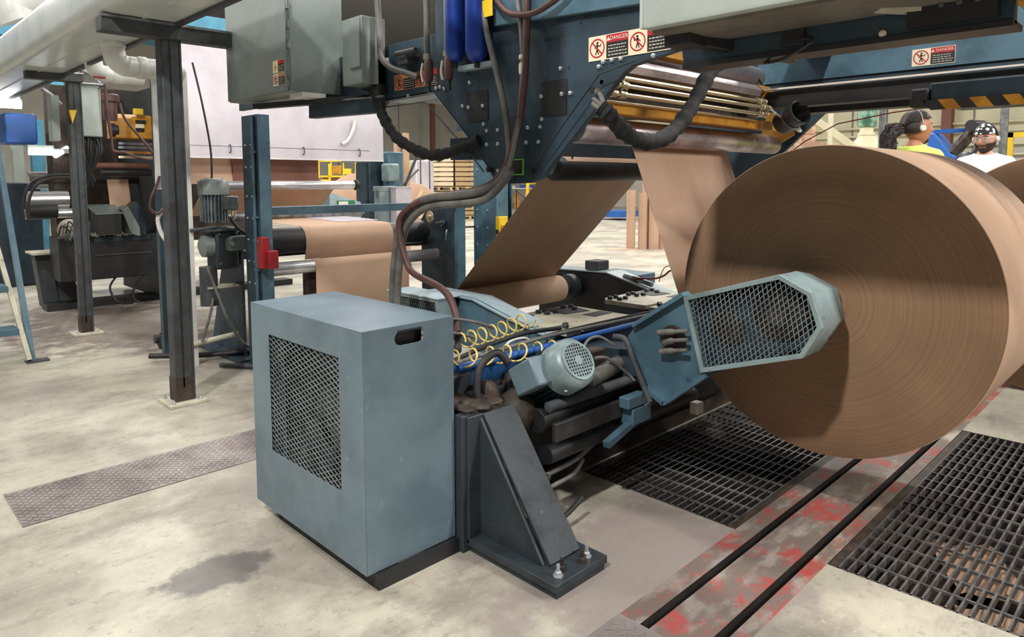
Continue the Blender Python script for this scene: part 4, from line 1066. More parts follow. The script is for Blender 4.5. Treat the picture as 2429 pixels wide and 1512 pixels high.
# splicer ---------------------------------------------------------------
sp_ = thing('splicer', 'amber splicer head with brass rods between the frame plates', 'splicer', (2.9, 1.75, 1.55))
ob('channel', MB().prism([(1.70, 1.567), (1.70, 1.612), (1.73, 1.617), (1.85, 1.60), (1.85, 1.575)], 'x', 2.2, 3.72), m_gold, sp_, bevel=.002, label='amber channel')
ob('end_plate', MB().prism([(1.72, 1.56), (1.84, 1.49), (1.92, 1.55), (1.88, 1.7), (1.74, 1.66)], 'x', 3.98, 4.0), m_gold, sp_)
ob('back_plate', MB().prism([(1.85, 1.58), (1.9, 1.58), (1.9, 1.88), (1.86, 1.88)], 'x', 2.14, 3.8), m_grime, sp_)
ob('octagon_beam', MB().prism([(1.72, 1.74), (1.80, 1.72), (1.84, 1.75), (1.84, 1.78), (1.80, 1.805), (1.74, 1.80), (1.71, 1.77)], 'x', 2.15, 3.56), m_chrome2, sp_, label='dull mauve faceted beam')
ob('beam_cap', MB().prism([(1.72, 1.735), (1.80, 1.715), (1.845, 1.75), (1.845, 1.785), (1.80, 1.81), (1.74, 1.805), (1.705, 1.77)], 'x', 3.56, 3.70), m_gold, sp_)
for k, (y, z, x0, x1) in enumerate(((1.66, 1.70, 2.12, 3.48), (1.64, 1.668, 2.1, 3.52), (1.65, 1.635, 2.08, 3.5), (1.69, 1.61, 2.15, 3.45), (1.7, 1.715, 2.2, 3.3))):
    ob('rod', MB().cyl((x0, y, z), (x1, y, z), .0085 if k < 3 else .006, n=12), m_brass, sp_, label='long brass rod')
fm = mesh('rod_clamp', MB().lathe([(.016, 0), (.018, .01), (.012, .03), (.016, .04)], (0, 0, 0), (1, 0, 0), 12), m_brass)
for x in (2.22, 2.16, 3.38, 3.44):
    for (y, z) in ((1.66, 1.70), (1.64, 1.668), (1.65, 1.635)): ob('rod_clamp', fm, None, sp_, at=(x, y, z))
roller('guide_roller', 2.2, 3.80, 1.87, 1.875, .06, m_chrome2, 'large mauve roller above the amber splicer', .03)
T('amber_plate', MB().prism([(1.76, 1.85), (1.9, 1.84), (1.9, 1.88), (1.78, 1.89)], 'x', 2.5, 2.95), m_gold, 'amber plate showing behind the looping black sleeve', 'plate')
T('chain', MB().tube([(3.72, 1.82, 1.87), (3.74, 1.8, 1.83), (3.72, 1.78, 1.80)], .007), m_post, 'short chain hanging at the right end of the splicer', 'chain')
m_duc = M('grey_rubber', rgb(64, 64, 66), .5, c2=rgb(48, 48, 50), scale=12)
fh = thing('flexible_duct', 'open black flexible duct end pointing at the camera right of the splicer', 'duct', (3.6, 1.6, 1.6))
dv_ = Vector((-.35, -.85, .38)).normalized(); dp_ = Vector((3.62, 1.62, 1.60))
ob('duct', MB().lathe([(.055, -.02), (.06, 0), (.06, .10), (.064, .105), (.064, .125), (.056, .125), (.052, .02)], dp_, dv_, 28, caps=False), m_duc, fh)
ob('hose_clamp', MB().lathe([(.062, .05), (.063, .05), (.063, .062), (.062, .062)], dp_, dv_, 28, caps=False), m_steel, fh)
ob('inner_lining', MB().lathe([(.05, .0), (.05, .01)], dp_, dv_, 24), m_post, fh)
for k, lab in enumerate(('white cable looping under the black duct end', 'white cable sagging below the rod ends at the duct')):
    T('white_cable', MB().tube([(3.5, 1.64 - k * .02, 1.665 - k * .02), (3.56, 1.6, 1.62), (3.64, 1.56, 1.57 - k * .01), (3.70, 1.56, 1.56), (3.72, 1.6, 1.60)], .005), m_white, lab, 'cable')
T('safety_cord', MB().tube([(3.9, .95, 1.66), (3.9, 1.45, 1.60), (3.9, 1.75, 1.42), (3.9, 1.9, 1.3)], .003, sub=2), m_red, 'thin red pull cord slanting across the gap behind the splicer', 'cord')
T('safety_cord', MB().tube([(2.06, 3.05, 1.675), (2.06, 2.66, 1.675), (2.06, 2.36, 1.44), (2.06, 2.25, 1.34)], .003, sub=1), m_rub, 'thin dark pull cord strung along the left opening of the frame', 'cord')
T('safety_cord', MB().tube([(2.06, 1.46, 1.72), (2.06, 1.62, 1.69), (2.06, 1.95, 1.36)], .003, sub=1), m_rub, 'thin dark pull cord along the right diagonal edge of the pendant', 'cord')

rf_ = thing('reflector', 'small round white reflector on the near beam below the control box', 'reflector', (2.1, .67, 1.7))
ob('disc', MB().lathe([(.011, 0), (.011, .003), (.008, .006)], (2.098, .668, 1.70), (-1, 0, 0), 14), m_ink, rf_)
ob('rim', MB().lathe([(.014, 0), (.014, .002)], (2.1, .668, 1.70), (-1, 0, 0), 14), m_black, rf_)
# ================================================================ left side: duct, posts, second roller set, press
du = thing('overhead_duct', 'long pale enamelled duct crossing the upper left corner', 'duct', (1.28, 7, 2.19))
pr2 = [(1.47, 2.19), (1.15, 2.19)] + [(1.15 - .07 * math.sin(a), 2.26 - .07 * math.cos(a)) for a in [PI / 2 * k / 6 for k in range(1, 7)]] + [(1.08, 2.42), (1.10, 2.46), (1.15, 2.48), (1.47, 2.48)]
ob('duct_body', MB().prism(pr2, 'y', 1.6, 15), m_duct, du)
ob('bottom_seam', MB().bx(1.30, 1.312, 1.6, 15, 2.184, 2.19), m_duct, du)
ob('side_channel', MB().bx(1.47, 1.50, 1.6, 15, 2.17, 2.22), m_post, du, label='dark channel along the inner edge of the duct')
def post(x, y, top, w, lab, bx0, bx1, bz0, bz1, pl):
    t_ = thing('support_post', lab, 'post', (x, y, 0), 'duct support posts')
    s_ = MB(); s_.bx(x - w / 2, x + w / 2, y - w / 2, y + w / 2, .02, top)
    ob('column', s_, m_post, t_, bevel=.006)
    for sx_ in (-1,):
        ob('corner_rib', MB().bx(x + w / 2 - .004, x + w / 2 + .006, y - w / 2 - .006, y - w / 2 + .01, .03, top), m_post, t_)
        ob('face_groove', MB().bx(x - w * .1, x - w * .02, y - w / 2 - .003, y - w / 2, .1, top), m_black, t_)
    ob('worn_shoe', MB().bx(x - w / 2 - .003, x + w / 2 + .003, y - w / 2 - .003, y + w / 2 + .003, .02, .16), m_grime, t_, label='rusty lower end')
    ob('base_plate', MB().bx(x - pl, x + pl, y - pl, y + pl, 0, .02), m_pale, t_, bevel=.003)
    bm = mesh('anchor_bolt', hexbolt(MB(), (0, 0, 0), (0, 0, 1), .011, .012, .012), m_bolt)
    for a in (-1, 1):
        for b_ in (-1, 1): ob('anchor_bolt', bm, None, t_, at=(x + a * (pl - .03), y + b_ * (pl - .03), .02))
    ob('cross_arm', MB().bx(bx0, bx1, y - .08, y + .02, bz0, bz1), m_post, t_, bevel=.004)
    ob('arm_lip', MB().bx(bx0, bx1, y - .09, y - .08, bz1 - .01, bz1 + .004), m_steel, t_)
    ob('duct_clip', MB().bx(bx0 + .12, bx0 + .19, y - .06, y, bz1, bz1 + .02), m_black, t_)
    return t_


post(1.452, 4.24, 2.17, .10, 'dark steel post nearest the camera under the duct', 1.10, 1.80, 2.098, 2.18, .105)
post(1.556, 6.78, 2.17, .09, 'dark steel post second along the duct, with a yellow triangle sticker', 1.22, 1.62, 2.13, 2.205, .11)
T('warning_sticker', MB().prism([(1.505, 1.895), (1.56, 1.90), (1.525, 1.79)], 'y', 6.70, 6.733), m_yel, 'small yellow triangle sticker on the second post', 'sticker')
T('strut', MB().bar((1.12, 4.2, 2.2), (1.42, 4.22, 2.21), .03, .02), m_post, 'thin dark strut lying on the cross arm of the near post', 'strut')
def elbow(x, y, z0, z1, x1, r, lab):
    e_ = thing('elbow_pipe', lab, 'pipe', (x, y, z1), 'white elbow pipes')
    ob('pipe', MB().tube([(x, y, z0), (x, y, z1 + r * 1.6), (x + r * .15, y, z1 + r * .7), (x + r * .7, y, z1 + r * .15), (x + r * 1.6, y, z1), (x1, y, z1)], r, 18, 7), m_white, e_)
    ob('coupling', MB().lathe([(r * 1.05, 0), (r * 1.09, .006), (r * 1.09, .05), (r * 1.05, .056)], (x + r * 2.0, y, z1), (1, 0, 0), 22), m_white, e_)
    ob('coupling', MB().lathe([(r * 1.05, 0), (r * 1.09, .006), (r * 1.09, .04), (r * 1.05, .046)], (x, y, z1 + r * 1.7), (0, 0, 1), 22), m_white, e_)
    return e_


elbow(1.385, 5.0, 2.19, 2.045, 1.80, .066, 'fat white elbow pipe dropping from the duct behind the near post')
el = elbow(1.52, 6.0, 2.19, 2.12, 1.86, .062, 'fat white elbow pipe with a red mark, further along the duct')
ob('red_mark', MB().bx(1.5, 1.58, 5.928, 5.94, 2.075, 2.09), m_red, el)
T('curved_pipe', MB().tube([(1.6, 9.0, 3.0), (1.55, 9.0, 3.15), (1.75, 9.0, 3.25), (2.1, 9.0, 3.2)], .2, 18, 6), m_white, 'fat white curved pipe rising behind the duct', 'pipe')
T('white_post', MB().bx(1.605, 1.635, 5.0, 5.02, 1.25, 2.02), m_white, 'white strip post hanging left of the near dark post', 'post')
T('white_post', MB().bx(1.80, 1.832, 5.0, 5.02, .0, 2.05), m_white, 'white strip post standing right of the near dark post', 'post')
T('dark_post', MB().bx(1.77, 1.83, 5.5, 5.56, 0, 2.1), m_dblue, 'dark blue post behind the near duct post', 'post')

# second roller set ------------------------------------------------------
rs = thing('roller_stand', 'dark blue roller stand between the columns carrying three rollers', 'stand', (3.1, 4.9, 0))
ob('side_plate', MB().prism([(4.62, .1), (5.2, .1), (5.2, .95), (5.05, 1.11), (4.62, 1.115)], 'x', 3.965, 3.985), m_dblue, rs)
ob('front_post', MB().bx(3.88, 3.97, 4.58, 4.62, 0, 1.12), m_blue, rs)
ob('side_plate', MB().prism([(4.95, 0), (5.55, 0), (5.2, .94), (4.95, .94)], 'x', 2.14, 2.16), m_dblue, rs, label='near dark blue side plate standing on the floor')
ob('foot_plate', MB().bx(2.05, 2.3, 4.8, 5.6, 0, .03), m_dblue, rs)
ob('cross_rail', MB().bx(2.16, 3.97, 5.1, 5.2, .72, .78), m_black, rs)
ob('web_bracket', MB().bx(2.615, 2.70, 4.88, 4.94, .1, .63), m_grime, rs)
kn = MB(); kn.cyl((3.86, 4.85, .93), (3.965, 4.85, .93), .012); kn.lathe([(.03, 0), (.03, .02)], (3.95, 4.85, .93), (-1, 0, 0), 14)
ob('knob_shaft', kn, m_steel, rs)
hw = MB(); hw.lathe([(.05, 0), (.055, .006), (.05, .012)], (3.90, 4.98, .98), (-1, 0, 0), 20); hw.lathe([(.018, .0), (.018, .03)], (3.90, 4.98, .98), (-1, 0, 0), 12)
ob('hand_wheel', hw, m_brass, rs)
ob('lever', MB().tube([(3.9, 4.72, .86), (3.86, 4.70, .87), (3.85, 4.70, .80), (3.88, 4.72, .77)], .009), m_steel, rs)
pin = MB(); pin.cyl((3.95, 4.6, .90), (4.25, 4.5, .905), .008); pin.sph((4.26, 4.497, .905), .022, 12, 8)
ob('lock_pin', pin, m_black, rs)
roller('chrome_roller', 2.3, 3.88, 4.85, .655, .05, m_chrome, 'bright chrome roller of the rear roller stand, lowest of its rollers', .02)
roller('drum_roller', 2.3, 3.82, 5.0, .85, .10, m_black, 'black rubber roller behind the chrome one', .04, ends=.06)
roller('top_roller', 2.45, 3.75, 6.0, 1.265, .042, m_chrome, 'shiny steel roller higher up beyond the tie bar', .012, ends=.05)
roller('idle_roller', 2.4, 3.7, 5.8, 1.0, .04, m_steel, 'half hidden steel roller just under the tie bar', .012)
pts = [(4.797, .02), (4.797, .655)] + [(4.85 - .052 * math.cos(a), .655 + .052 * math.sin(a)) for a in [k * PI / 8 for k in range(1, 7)]]
T('paper_web', MB().sheet(pts, RX0, RX1, .0015), m_kraft, 'bright kraft web hanging straight down from the chrome roller', 'paper web', 'running kraft webs')
pts = [(4.93, .70), (4.896, .80)] + [(5.0 - .103 * math.cos(a), .85 + .103 * math.sin(a)) for a in [k * PI / 16 for k in range(0, 8)]] + [(5.06, .955), (6.2, .985)]
T('paper_web', MB().sheet(pts, RX0 - .02, RX1 - .08, .0015), m_kraft, 'bright kraft web wrapped over the black rubber roller', 'paper web', 'running kraft webs')
T('printed_sheet', MB().sheet([(5.2, .962), (5.9, .98)], 3.1, 3.5, .001), m_hood, 'pale mauve printed patch on top of the flat kraft web', 'sheet')
T('paper_web', MB().sheet([(6.03, 1.235), (6.35, 1.0)], 2.3, 3.55, .0015), m_kraft, 'shaded kraft web hanging below the shiny steel roller', 'paper web', 'running kraft webs')
T('paper_web', MB().sheet([(7.2, 1.28), (7.25, 1.56)], 2.5, 3.06, .0015), m_kraft, 'orange-lit kraft web under the pale hood', 'paper web', 'running kraft webs')
T('brown_partition', MB().bx(3.06, 4.04, 7.2, 7.25, 1.28, 1.6), m_brownpaint, 'dark brown panel under the pale hood', 'panel')
T('black_drum', MB().cyl((2.49, 7.4, 1.22), (2.56, 7.4, 1.22), .34, n=40), m_grime, 'dark drum end left of the orange-lit web', 'drum')
ho = thing('drying_hood', 'large pale mauve sheet metal hood in the left background', 'hood', (3.6, 7.3, 1.53))
ob('front_sheet', MB().prism([(7.0, 1.54), (7.04, 1.54), (7.04, 2.2), (7.2, 2.72), (7.16, 2.72), (7.0, 2.2)], 'x', 2.46, 4.79), m_hood, ho)
ob('side_sheet', MB().prism([(7.04, 1.54), (7.9, 1.54), (7.9, 2.72), (7.2, 2.72), (7.04, 2.2)], 'x', 4.77, 4.79), m_hood, ho)
ob('top_band', MB().bx(2.4, 4.8, 7.18, 7.9, 2.72, 2.95), m_teal, ho, label='teal band along the top of the hood')
for x in (2.95, 3.75, 4.45): ob('hood_handle', MB().tube([(x, 6.995, 1.67), (x, 6.97, 1.665), (x, 6.97, 1.60), (x, 6.995, 1.595)], .006, sub=2), m_post, ho)
ob('fold_line', MB().bx(2.55, 4.6, 6.997, 7.0, 1.655, 1.66), m_steel, ho)
ob('bottom_lip', MB().bx(2.46, 4.79, 6.99, 7.05, 1.535, 1.545), m_white, ho)
T('white_strip', MB().tube([(4.38, 6.96, 2.0), (4.36, 6.96, 1.9), (4.30, 6.97, 1.78), (4.22, 6.97, 1.72)], .02, 8, 6), m_white, 'curved white strip hanging on the pale hood', 'strip')
T('black_cable', MB().tube([(2.06, 5.5, 2.2), (2.12, 5.5, 1.9), (2.17, 5.5, 1.55), (2.17, 5.5, 1.3)], .008), m_rub, 'black cable hanging across the pale hood', 'cable')

gm = thing('gear_motor', 'grey vertical gear motor beside the white strip post', 'motor', (2.0, 5.05, .6))
ob('fan_cap', MB().lathe([(.105, 0), (.105, .09), (.075, .115)], (2.0, 5.05, 1.21), (0, 0, 1), 6), m_ebox, gm)
ob('motor_body', MB().lathe([(.07, 0), (.07, .2)], (2.0, 5.05, 1.01), (0, 0, 1), 24), m_mesh, gm)
fn = MB()
for k in range(24):
    a = 2 * PI * k / 24; fn.bar((2.0 + .082 * math.cos(a), 5.05 + .082 * math.sin(a), 1.02), (2.0 + .082 * math.cos(a), 5.05 + .082 * math.sin(a), 1.21), .005, .026, up=(math.cos(a), math.sin(a), 0))
ob('cooling_fins', fn, m_mesh, gm)
ob('terminal_box', MB().bx(2.03, 2.12, 4.9, 4.98, 1.10, 1.2), m_mesh, gm, bevel=.01)
ob('gearbox', MB().bx(1.95, 2.12, 4.92, 5.1, .68, .98), m_foot, gm, bevel=.02)
ob('gearbox_plate', MB().bx(1.88, 2.1, 4.9, 5.1, .955, .97), m_post, gm)
ob('gearbox_side', MB().lathe([(.08, 0), (.08, .06), (.04, .08)], (1.95, 5.0, .85), (-1, 0, 0), 20), m_ebox, gm)
ob('shaft_housing', MB().cyl((1.93, 5.02, .42), (1.93, 5.02, .7), .06, n=20), m_post, gm)
bm = mesh('hex_bolt', hexbolt(MB(), (0, 0, 0), (0, -1, 0), .012, .012), m_post)
for (x, z) in ((1.98, .93), (2.09, .93), (1.98, .72), (2.09, .72)): ob('hex_bolt', bm, None, gm, at=(x, 4.92, z))
ob('cable_gland', MB().cyl((2.08, 4.92, 1.04), (2.08, 4.9, 1.1), .015), m_brass, gm)
ob('power_cable', MB().tube([(2.05, 4.9, 1.05), (2.08, 4.86, .98), (2.14, 4.86, .93), (2.2, 4.9, .9)], .012), m_rub, gm)
cg = thing('belt_guard', 'light grey rounded belt guard beside the near blue column', 'guard', (2.1, 4.85, .84))
ob('cover', MB().prism([(2.0, .82), (2.18, .82), (2.18, .92), (2.03, .92), (2.0, .90)], 'y', 4.8, 4.88), m_ebox, cg, bevel=.006)
ob('bolt', MB().lathe([(.014, 0), (.014, .014)], (2.02, 4.8, .87), (0, -1, 0), 8), m_bolt, cg)
for k, (pts, r, m__, lab) in enumerate((
        ([(1.8, 4.98, .965), (1.88, 4.95, .975), (1.96, 4.93, .985)], .012, m_post, 'grey pipe from the white strip post to the gear motor'),
        ([(1.90, 4.95, .7), (1.97, 4.92, .45), (2.02, 4.9, .3), (2.1, 4.86, .14), (2.2, 4.86, .08)], .011, m_ghose, 'pale curved conduit dropping from the gear motor to the floor'),
        ([(1.84, 4.95, .18), (1.90, 4.95, .35), (1.93, 4.95, .48)], .010, m_ghose, 'pale conduit leaning back under the gear motor'),
        ([(1.78, 5.0, .16), (2.1, 4.95, .20)], .02, m_pale, 'pale angle bar low behind the near post'),
        ([(1.655, 5.0, 1.12), (1.605, 5.0, 1.06), (1.62, 5.0, .96), (1.67, 5.0, .87)], .014, m_white, 'white hose curving left of the near post'),
        ([(1.62, 4.98, 1.34), (1.60, 4.98, 1.28), (1.56, 4.98, 1.19), (1.555, 4.98, 1.12), (1.60, 4.98, 1.09), (1.64, 4.98, 1.13)], .009, m_rhose, 'red-brown hose looping left of the near post'),
        ([(1.6, 5.3, .06), (1.9, 5.1, .05), (2.2, 4.95, .05), (2.3, 4.8, .04)], .02, m_black, 'black hose along the floor behind the near post'),
        ([(1.92, 4.85, .02), (2.1, 4.6, .02), (2.25, 4.4, .02)], .016, m_post, 'dark pipe lying on the floor towards the cabinet'))):
    T('service_pipe', MB().tube(pts, r), m__, lab, 'pipe', 'pipes around the gear motor')
T('drip_tray', MB().bx(1.9, 2.12, 4.95, 5.1, .545, .56), m_pale, 'bright drip tray under the gear motor', 'tray')
va = MB(); va.lathe([(.05, 0), (.06, .03), (.06, .08), (.04, .12)], (1.86, 5.75, .0), (0, 0, 1), 14); va.cyl((1.78, 5.75, .08), (1.96, 5.75, .08), .035); va.lathe([(.03, .12), (.03, .16)], (1.86, 5.75, 0), (0, 0, 1), 8)
T('floor_valve', va, m_foot, 'dark greasy floor valve at the foot of the dark blue post', 'valve')

# printing press further back ---------------------------------------------
ps = thing('printing_press', 'dark greasy printing press filling the left background', 'printing press', (2.2, 8.4, 0))
ob('rear_housing', MB().bx(1.9, 4.2, 9.3, 9.6, .55, 2.4), m_grime, ps)
ob('side_frame', MB().bx(2.56, 2.66, 7.95, 9.3, .05, 2.3), m_black, ps)
ob('lower_beam', MB().bx(1.62, 2.62, 7.9, 8.3, .32, .76), m_black, ps, bevel=.01)
ob('beam_edge', MB().bx(1.92, 2.45, 7.885, 7.9, .70, .75), m_dblue, ps)
ob('beam_edge', MB().bx(1.92, 2.45, 7.885, 7.9, .56, .575), m_post, ps)
ob('floor_skid', MB().bx(1.55, 4.2, 8.2, 8.4, 0, .07), m_black, ps)
for (x0, x1, lab) in ((1.51, 1.63, None), (1.66, 1.81, None)):
    ob('pedestal', MB().prism([(x0, .56), (x1, .57), (x1 + .08, .02), (x0 + .05, .02)], 'y', 8.4, 8.6), m_post, ps)
ob('pedestal_plate', MB().bx(1.48, 1.9, 8.3, 8.7, .57, .59), m_pale, ps)
ob('pedestal_foot', MB().bx(1.6, 1.98, 8.3, 8.7, 0, .03), m_foot, ps)
g_ = MB()
g_.add([(1.88, 7.95, 1.06), (2.14, 7.95, 1.065), (2.02, 7.7, .985), (2.22, 7.7, .99)], [(0, 1, 3, 2)])
ob('guard_box', MB().prism([(7.7, .78), (8.0, .82), (8.0, 1.06), (7.7, .985)], 'x', 1.93, 2.13), m_black, ps, label='black guard with a pale lid')
ob('guard_lid', MB().prism([(7.69, .985), (8.05, 1.065), (8.05, 1.075), (7.69, .995)], 'x', 1.90, 2.16), m_ebox, ps)
ob('guard_slope', MB().prism([(2.14, 1.03), (2.2, 1.06), (2.30, .84), (2.30, .75), (2.22, .78)], 'y', 7.72, 7.95), m_ebox, ps)
ob('dark_wedge', MB().prism([(2.2, 1.0), (2.32, 1.1), (2.40, .95), (2.40, .75), (2.28, .75)], 'y', 7.85, 8.1), m_dblue, ps)
ch_ = MB()
for k in range(26):
    ch_.lathe([(.016, 0), (.02, .006), (.016, .012)], (1.90 + .016 * k, 7.86 + random.uniform(-.01, .02), .765 + random.uniform(0, .02)), (random.uniform(-1, 1), -.4, .4), 8, caps=False)
ob('chain_links', ch_, m_pale, ps, kind='stuff')
ob('paper_feed', MB().sheet([(8.1, 1.33), (8.06, 1.2), (8.03, 1.05), (8.02, .98)], 2.12, 2.32, .004).xf(Matrix.Identity(4)), m_kraft, ps, label='kraft strip in the press')
for (y, z, r, x0, x1, m__) in ((8.0, 1.40, .035, 2.05, 2.52, m_black), (8.0, 1.47, .03, 2.0, 2.5, m_brownpaint), (8.6, 1.33, .05, 1.55, 2.56, m_grime), (8.5, 1.12, .09, 1.5, 1.85, m_chrome), (8.45, .98, .05, 1.45, 1.9, m_chrome), (8.3, 1.02, .09, 1.45, 1.7, m_black)):
    ob('press_roller', MB().cyl((x0, y, z), (x1, y, z), r, n=24), m__, ps)
for (z, m__) in ((1.70, m_steel), (1.66, m_steel), (1.61, m_gold), (1.56, m_brass)):
    ob('ink_bar', MB().bx(2.22, 2.56, 7.98, 8.02, z - .012, z + .012), m__, ps)
ob('amber_housing', MB().prism([(7.9, 1.75), (8.2, 1.75), (8.2, 2.0), (7.98, 2.0), (7.9, 1.95)], 'x', 2.17, 2.54), m_gold, ps, bevel=.01, label='amber steel housing')
ob('amber_round', MB().cyl((2.14, 7.95, 1.83), (2.20, 7.95, 1.83), .07, n=20), m_black, ps)
ob('rating_plate', MB().bx(2.36, 2.46, 7.893, 7.9, 1.90, 1.94), m_signk, ps)
ob('rating_plate', MB().bx(2.36, 2.44, 7.893, 7.9, 1.86, 1.90), m_signw, ps)
ob('rating_plate', MB().bx(2.36, 2.44, 7.893, 7.9, 1.82, 1.86), m_signk, ps)
ob('yellow_cap', MB().bx(2.36, 2.44, 7.9, 7.96, 2.0, 2.06), m_yel, ps)
wl = MB()
for s_ in (0, .32):
    wl.lathe([(.11, 0), (.11, .02)], (1.78 + s_, 8.2, .80), (0, -1, 0), 24)
ob('hand_wheel', MB().lathe([(.10, 0), (.11, .01), (.11, .05), (.10, .06)], (1.78, 8.2, .82), (0, -1, 0), 26), m_pale, ps)
ob('hand_wheel', MB().lathe([(.10, 0), (.11, .01), (.11, .05), (.10, .06)], (2.02, 8.25, .80), (0, -1, 0), 26), m_post, ps)
for k in range(7):
    ob('wire_loop', MB().tube([(1.62 + .03 * k, 7.86, .80), (1.64 + .03 * k, 7.82, .88 + .02 * (k % 3)), (1.70 + .03 * k, 7.82, .82), (1.66 + .03 * k, 7.8, .74)], .008), m_ghose if k % 2 else m_rub, ps)
for k, pts in enumerate(([(2.15, 8.0, .34), (2.02, 7.8, .24), (2.06, 7.7, .10), (2.2, 7.7, .07)], [(2.4, 7.95, .33), (2.25, 7.8, .22), (2.2, 7.7, .12), (2.26, 7.7, .07)])):
    ob('floor_hose', MB().tube(pts, .01), m_rub, ps)
eb = thing('junction_cabinet', 'pale grey junction box hanging beside the second post', 'cabinet', (1.74, 7.0, 1.7))
ob('body', MB().bx(1.645, 1.82, 7.0, 7.15, 1.70, 2.14), m_ctrl, eb, bevel=.006)
ob('lid', MB().bx(1.65, 1.815, 6.99, 7.0, 1.705, 2.135), m_ctrl, eb, bevel=.004)
ob('top_conduit', MB().cyl((1.6, 6.97, 2.155), (1.86, 6.97, 2.155), .018), m_steel, eb)
eb2 = T('junction_cabinet', MB().bx(1.46, 1.52, 7.1, 7.25, 1.66, 2.05), m_ctrl, 'narrow pale junction box left of the second post', 'cabinet', bevel=.005)
cbn = thing('cable_bundle', 'bundle of black cables hanging out of the pale junction box', 'cables', (1.74, 7.05, 1.3))
for k in range(9):
    x = 1.66 + .018 * k; ob('cable', MB().tube([(x, 7.03 + .02 * (k % 3), 1.71), (x + random.uniform(-.02, .02), 7.0, 1.58), (1.71 + .25 * (x - 1.71), 7.02, 1.42), (1.70 + random.uniform(-.04, .05), 7.05, 1.28 + random.uniform(-.03, .04))], .011), m_rub, cbn)
T('air_motor', MB().lathe([(.06, -.22), (.065, -.05), (.085, -.04), (.085, .02), (.07, .03)], (2.05, 7.6, 2.12), (0, 0, 1), 20), m_rhose, 'brown cylindrical motor under the white elbow pipe', 'motor')
T('red_hose', MB().tube([(1.83, 6.9, 2.16), (1.84, 6.9, 1.9), (1.86, 6.9, 1.7), (1.87, 6.9, 1.58), (1.95, 6.9, 1.57), (2.05, 6.9, 1.53), (2.18, 6.9, 1.51), (2.20, 6.9, 1.56), (2.1, 6.9, 1.70), (1.98, 6.9, 1.86), (1.94, 6.9, 2.0)], .012), m_rhose, 'red hose looping in front of the press', 'hose')
for k, (pts, lab) in enumerate((([(1.75, 7.6, 1.37), (1.5, 7.6, 1.36), (1.36, 7.6, 1.28), (1.30, 7.6, 1.10), (1.30, 7.6, .97)], 'black cable arching down at the left edge, outer of two'), ([(1.75, 7.6, 1.34), (1.52, 7.6, 1.33), (1.40, 7.6, 1.26), (1.34, 7.6, 1.10), (1.34, 7.6, .97)], 'black cable arching down at the left edge, inner of two'))):
    T('black_cable', MB().tube(pts, .012), m_rub, lab, 'cable', 'arching black cables')
for k, (x, y, z, lab) in enumerate(((1.62, 7.5, 2.06, 'grey valve handle under the duct by the second post'), (1.84, 7.0, 2.19, 'small white fitting above the pale junction box'))):
    T('hand_valve', MB().tube([(x - .14, y, z + .08), (x - .06, y, z + .02), (x, y, z - .05)], .018), m_steel, lab, 'handle')

# far left: ladder, columns, fixtures ---------------------------------------
ld = thing('rolling_ladder', 'blue metal stair at the left edge of the picture', 'ladder', (.9, 6.2, 0))
ob('rail', MB().bar((1.025, 6.0, 0), (1.02, 6.95, 1.85), .035, .05, up=(0, 1, 0)), m_blue, ld)
ob('rail', MB().bar((1.0, 5.96, 0.02), (.86, 6.6, 1.3), .03, .04, up=(0, 1, 0)), m_pale, ld)
for k, z in enumerate((.20, .50, .85)):
    ob('step', MB().bx(.3, .985 - z * .1, 5.95 + z * .45, 6.15 + z * .45, z, z + .045), m_blue, ld, bevel=.004)
ob('rail', MB().bar((.3, 6.0, 0), (.28, 6.95, 1.85), .035, .05, up=(0, 1, 0)), m_blue, ld)
ob('foot_plate', MB().bx(.98, 1.12, 5.93, 6.02, 0, .012), m_post, ld)
for x0, x1, y, z0, z1, m__, lab, cat in (
        (2.2, 2.36, 12, 0, 2.2, m_teal, 'teal steel column in the far left background', 'column'),
        (2.42, 2.48, 12, .45, 2.0, m_white, 'thin white pipe right of the teal column', 'pipe'),
        (1.97, 2.1, 12, 0, 1.9, m_ctrl, 'pale grey column left of the teal column', 'column'),
        (1.75, 1.9, 12.2, 1.2, 1.7, m_white, 'white panel at the far left', 'panel'),
        (2.9, 3.08, 14, 0, 5.2, m_teal, 'tall teal column behind the white curved pipe', 'column')):
    T('far_column' if cat == 'column' else cat, MB().bx(x0, x1, y, y + .15, z0, z1), m__, lab, cat)
T('mezzanine_beam', MB().bx(.2, 3.2, 14, 14.3, 3.7, 4.05), m_teal, 'upper teal beam at the top left corner', 'beam')
T('mezzanine_beam', MB().bx(.2, 3.2, 14.2, 14.5, 3.36, 3.66), m_teal, 'lower teal beam at the top left corner', 'beam')
T('mezzanine_panel', MB().bx(.2, 3.6, 14.6, 14.7, 4.0, 6.5), m_hood, 'mauve wall panel above the teal beams', 'panel')
for k, (x, lab) in enumerate(((2.35, 'thin white rod on the mauve panel, left of two'), (2.65, 'thin white rod on the mauve panel, right of two'))):
    T('rod', MB().bx(x, x + .03, 14.5, 14.53, 4.0, 6.0), m_white, lab, 'rod')
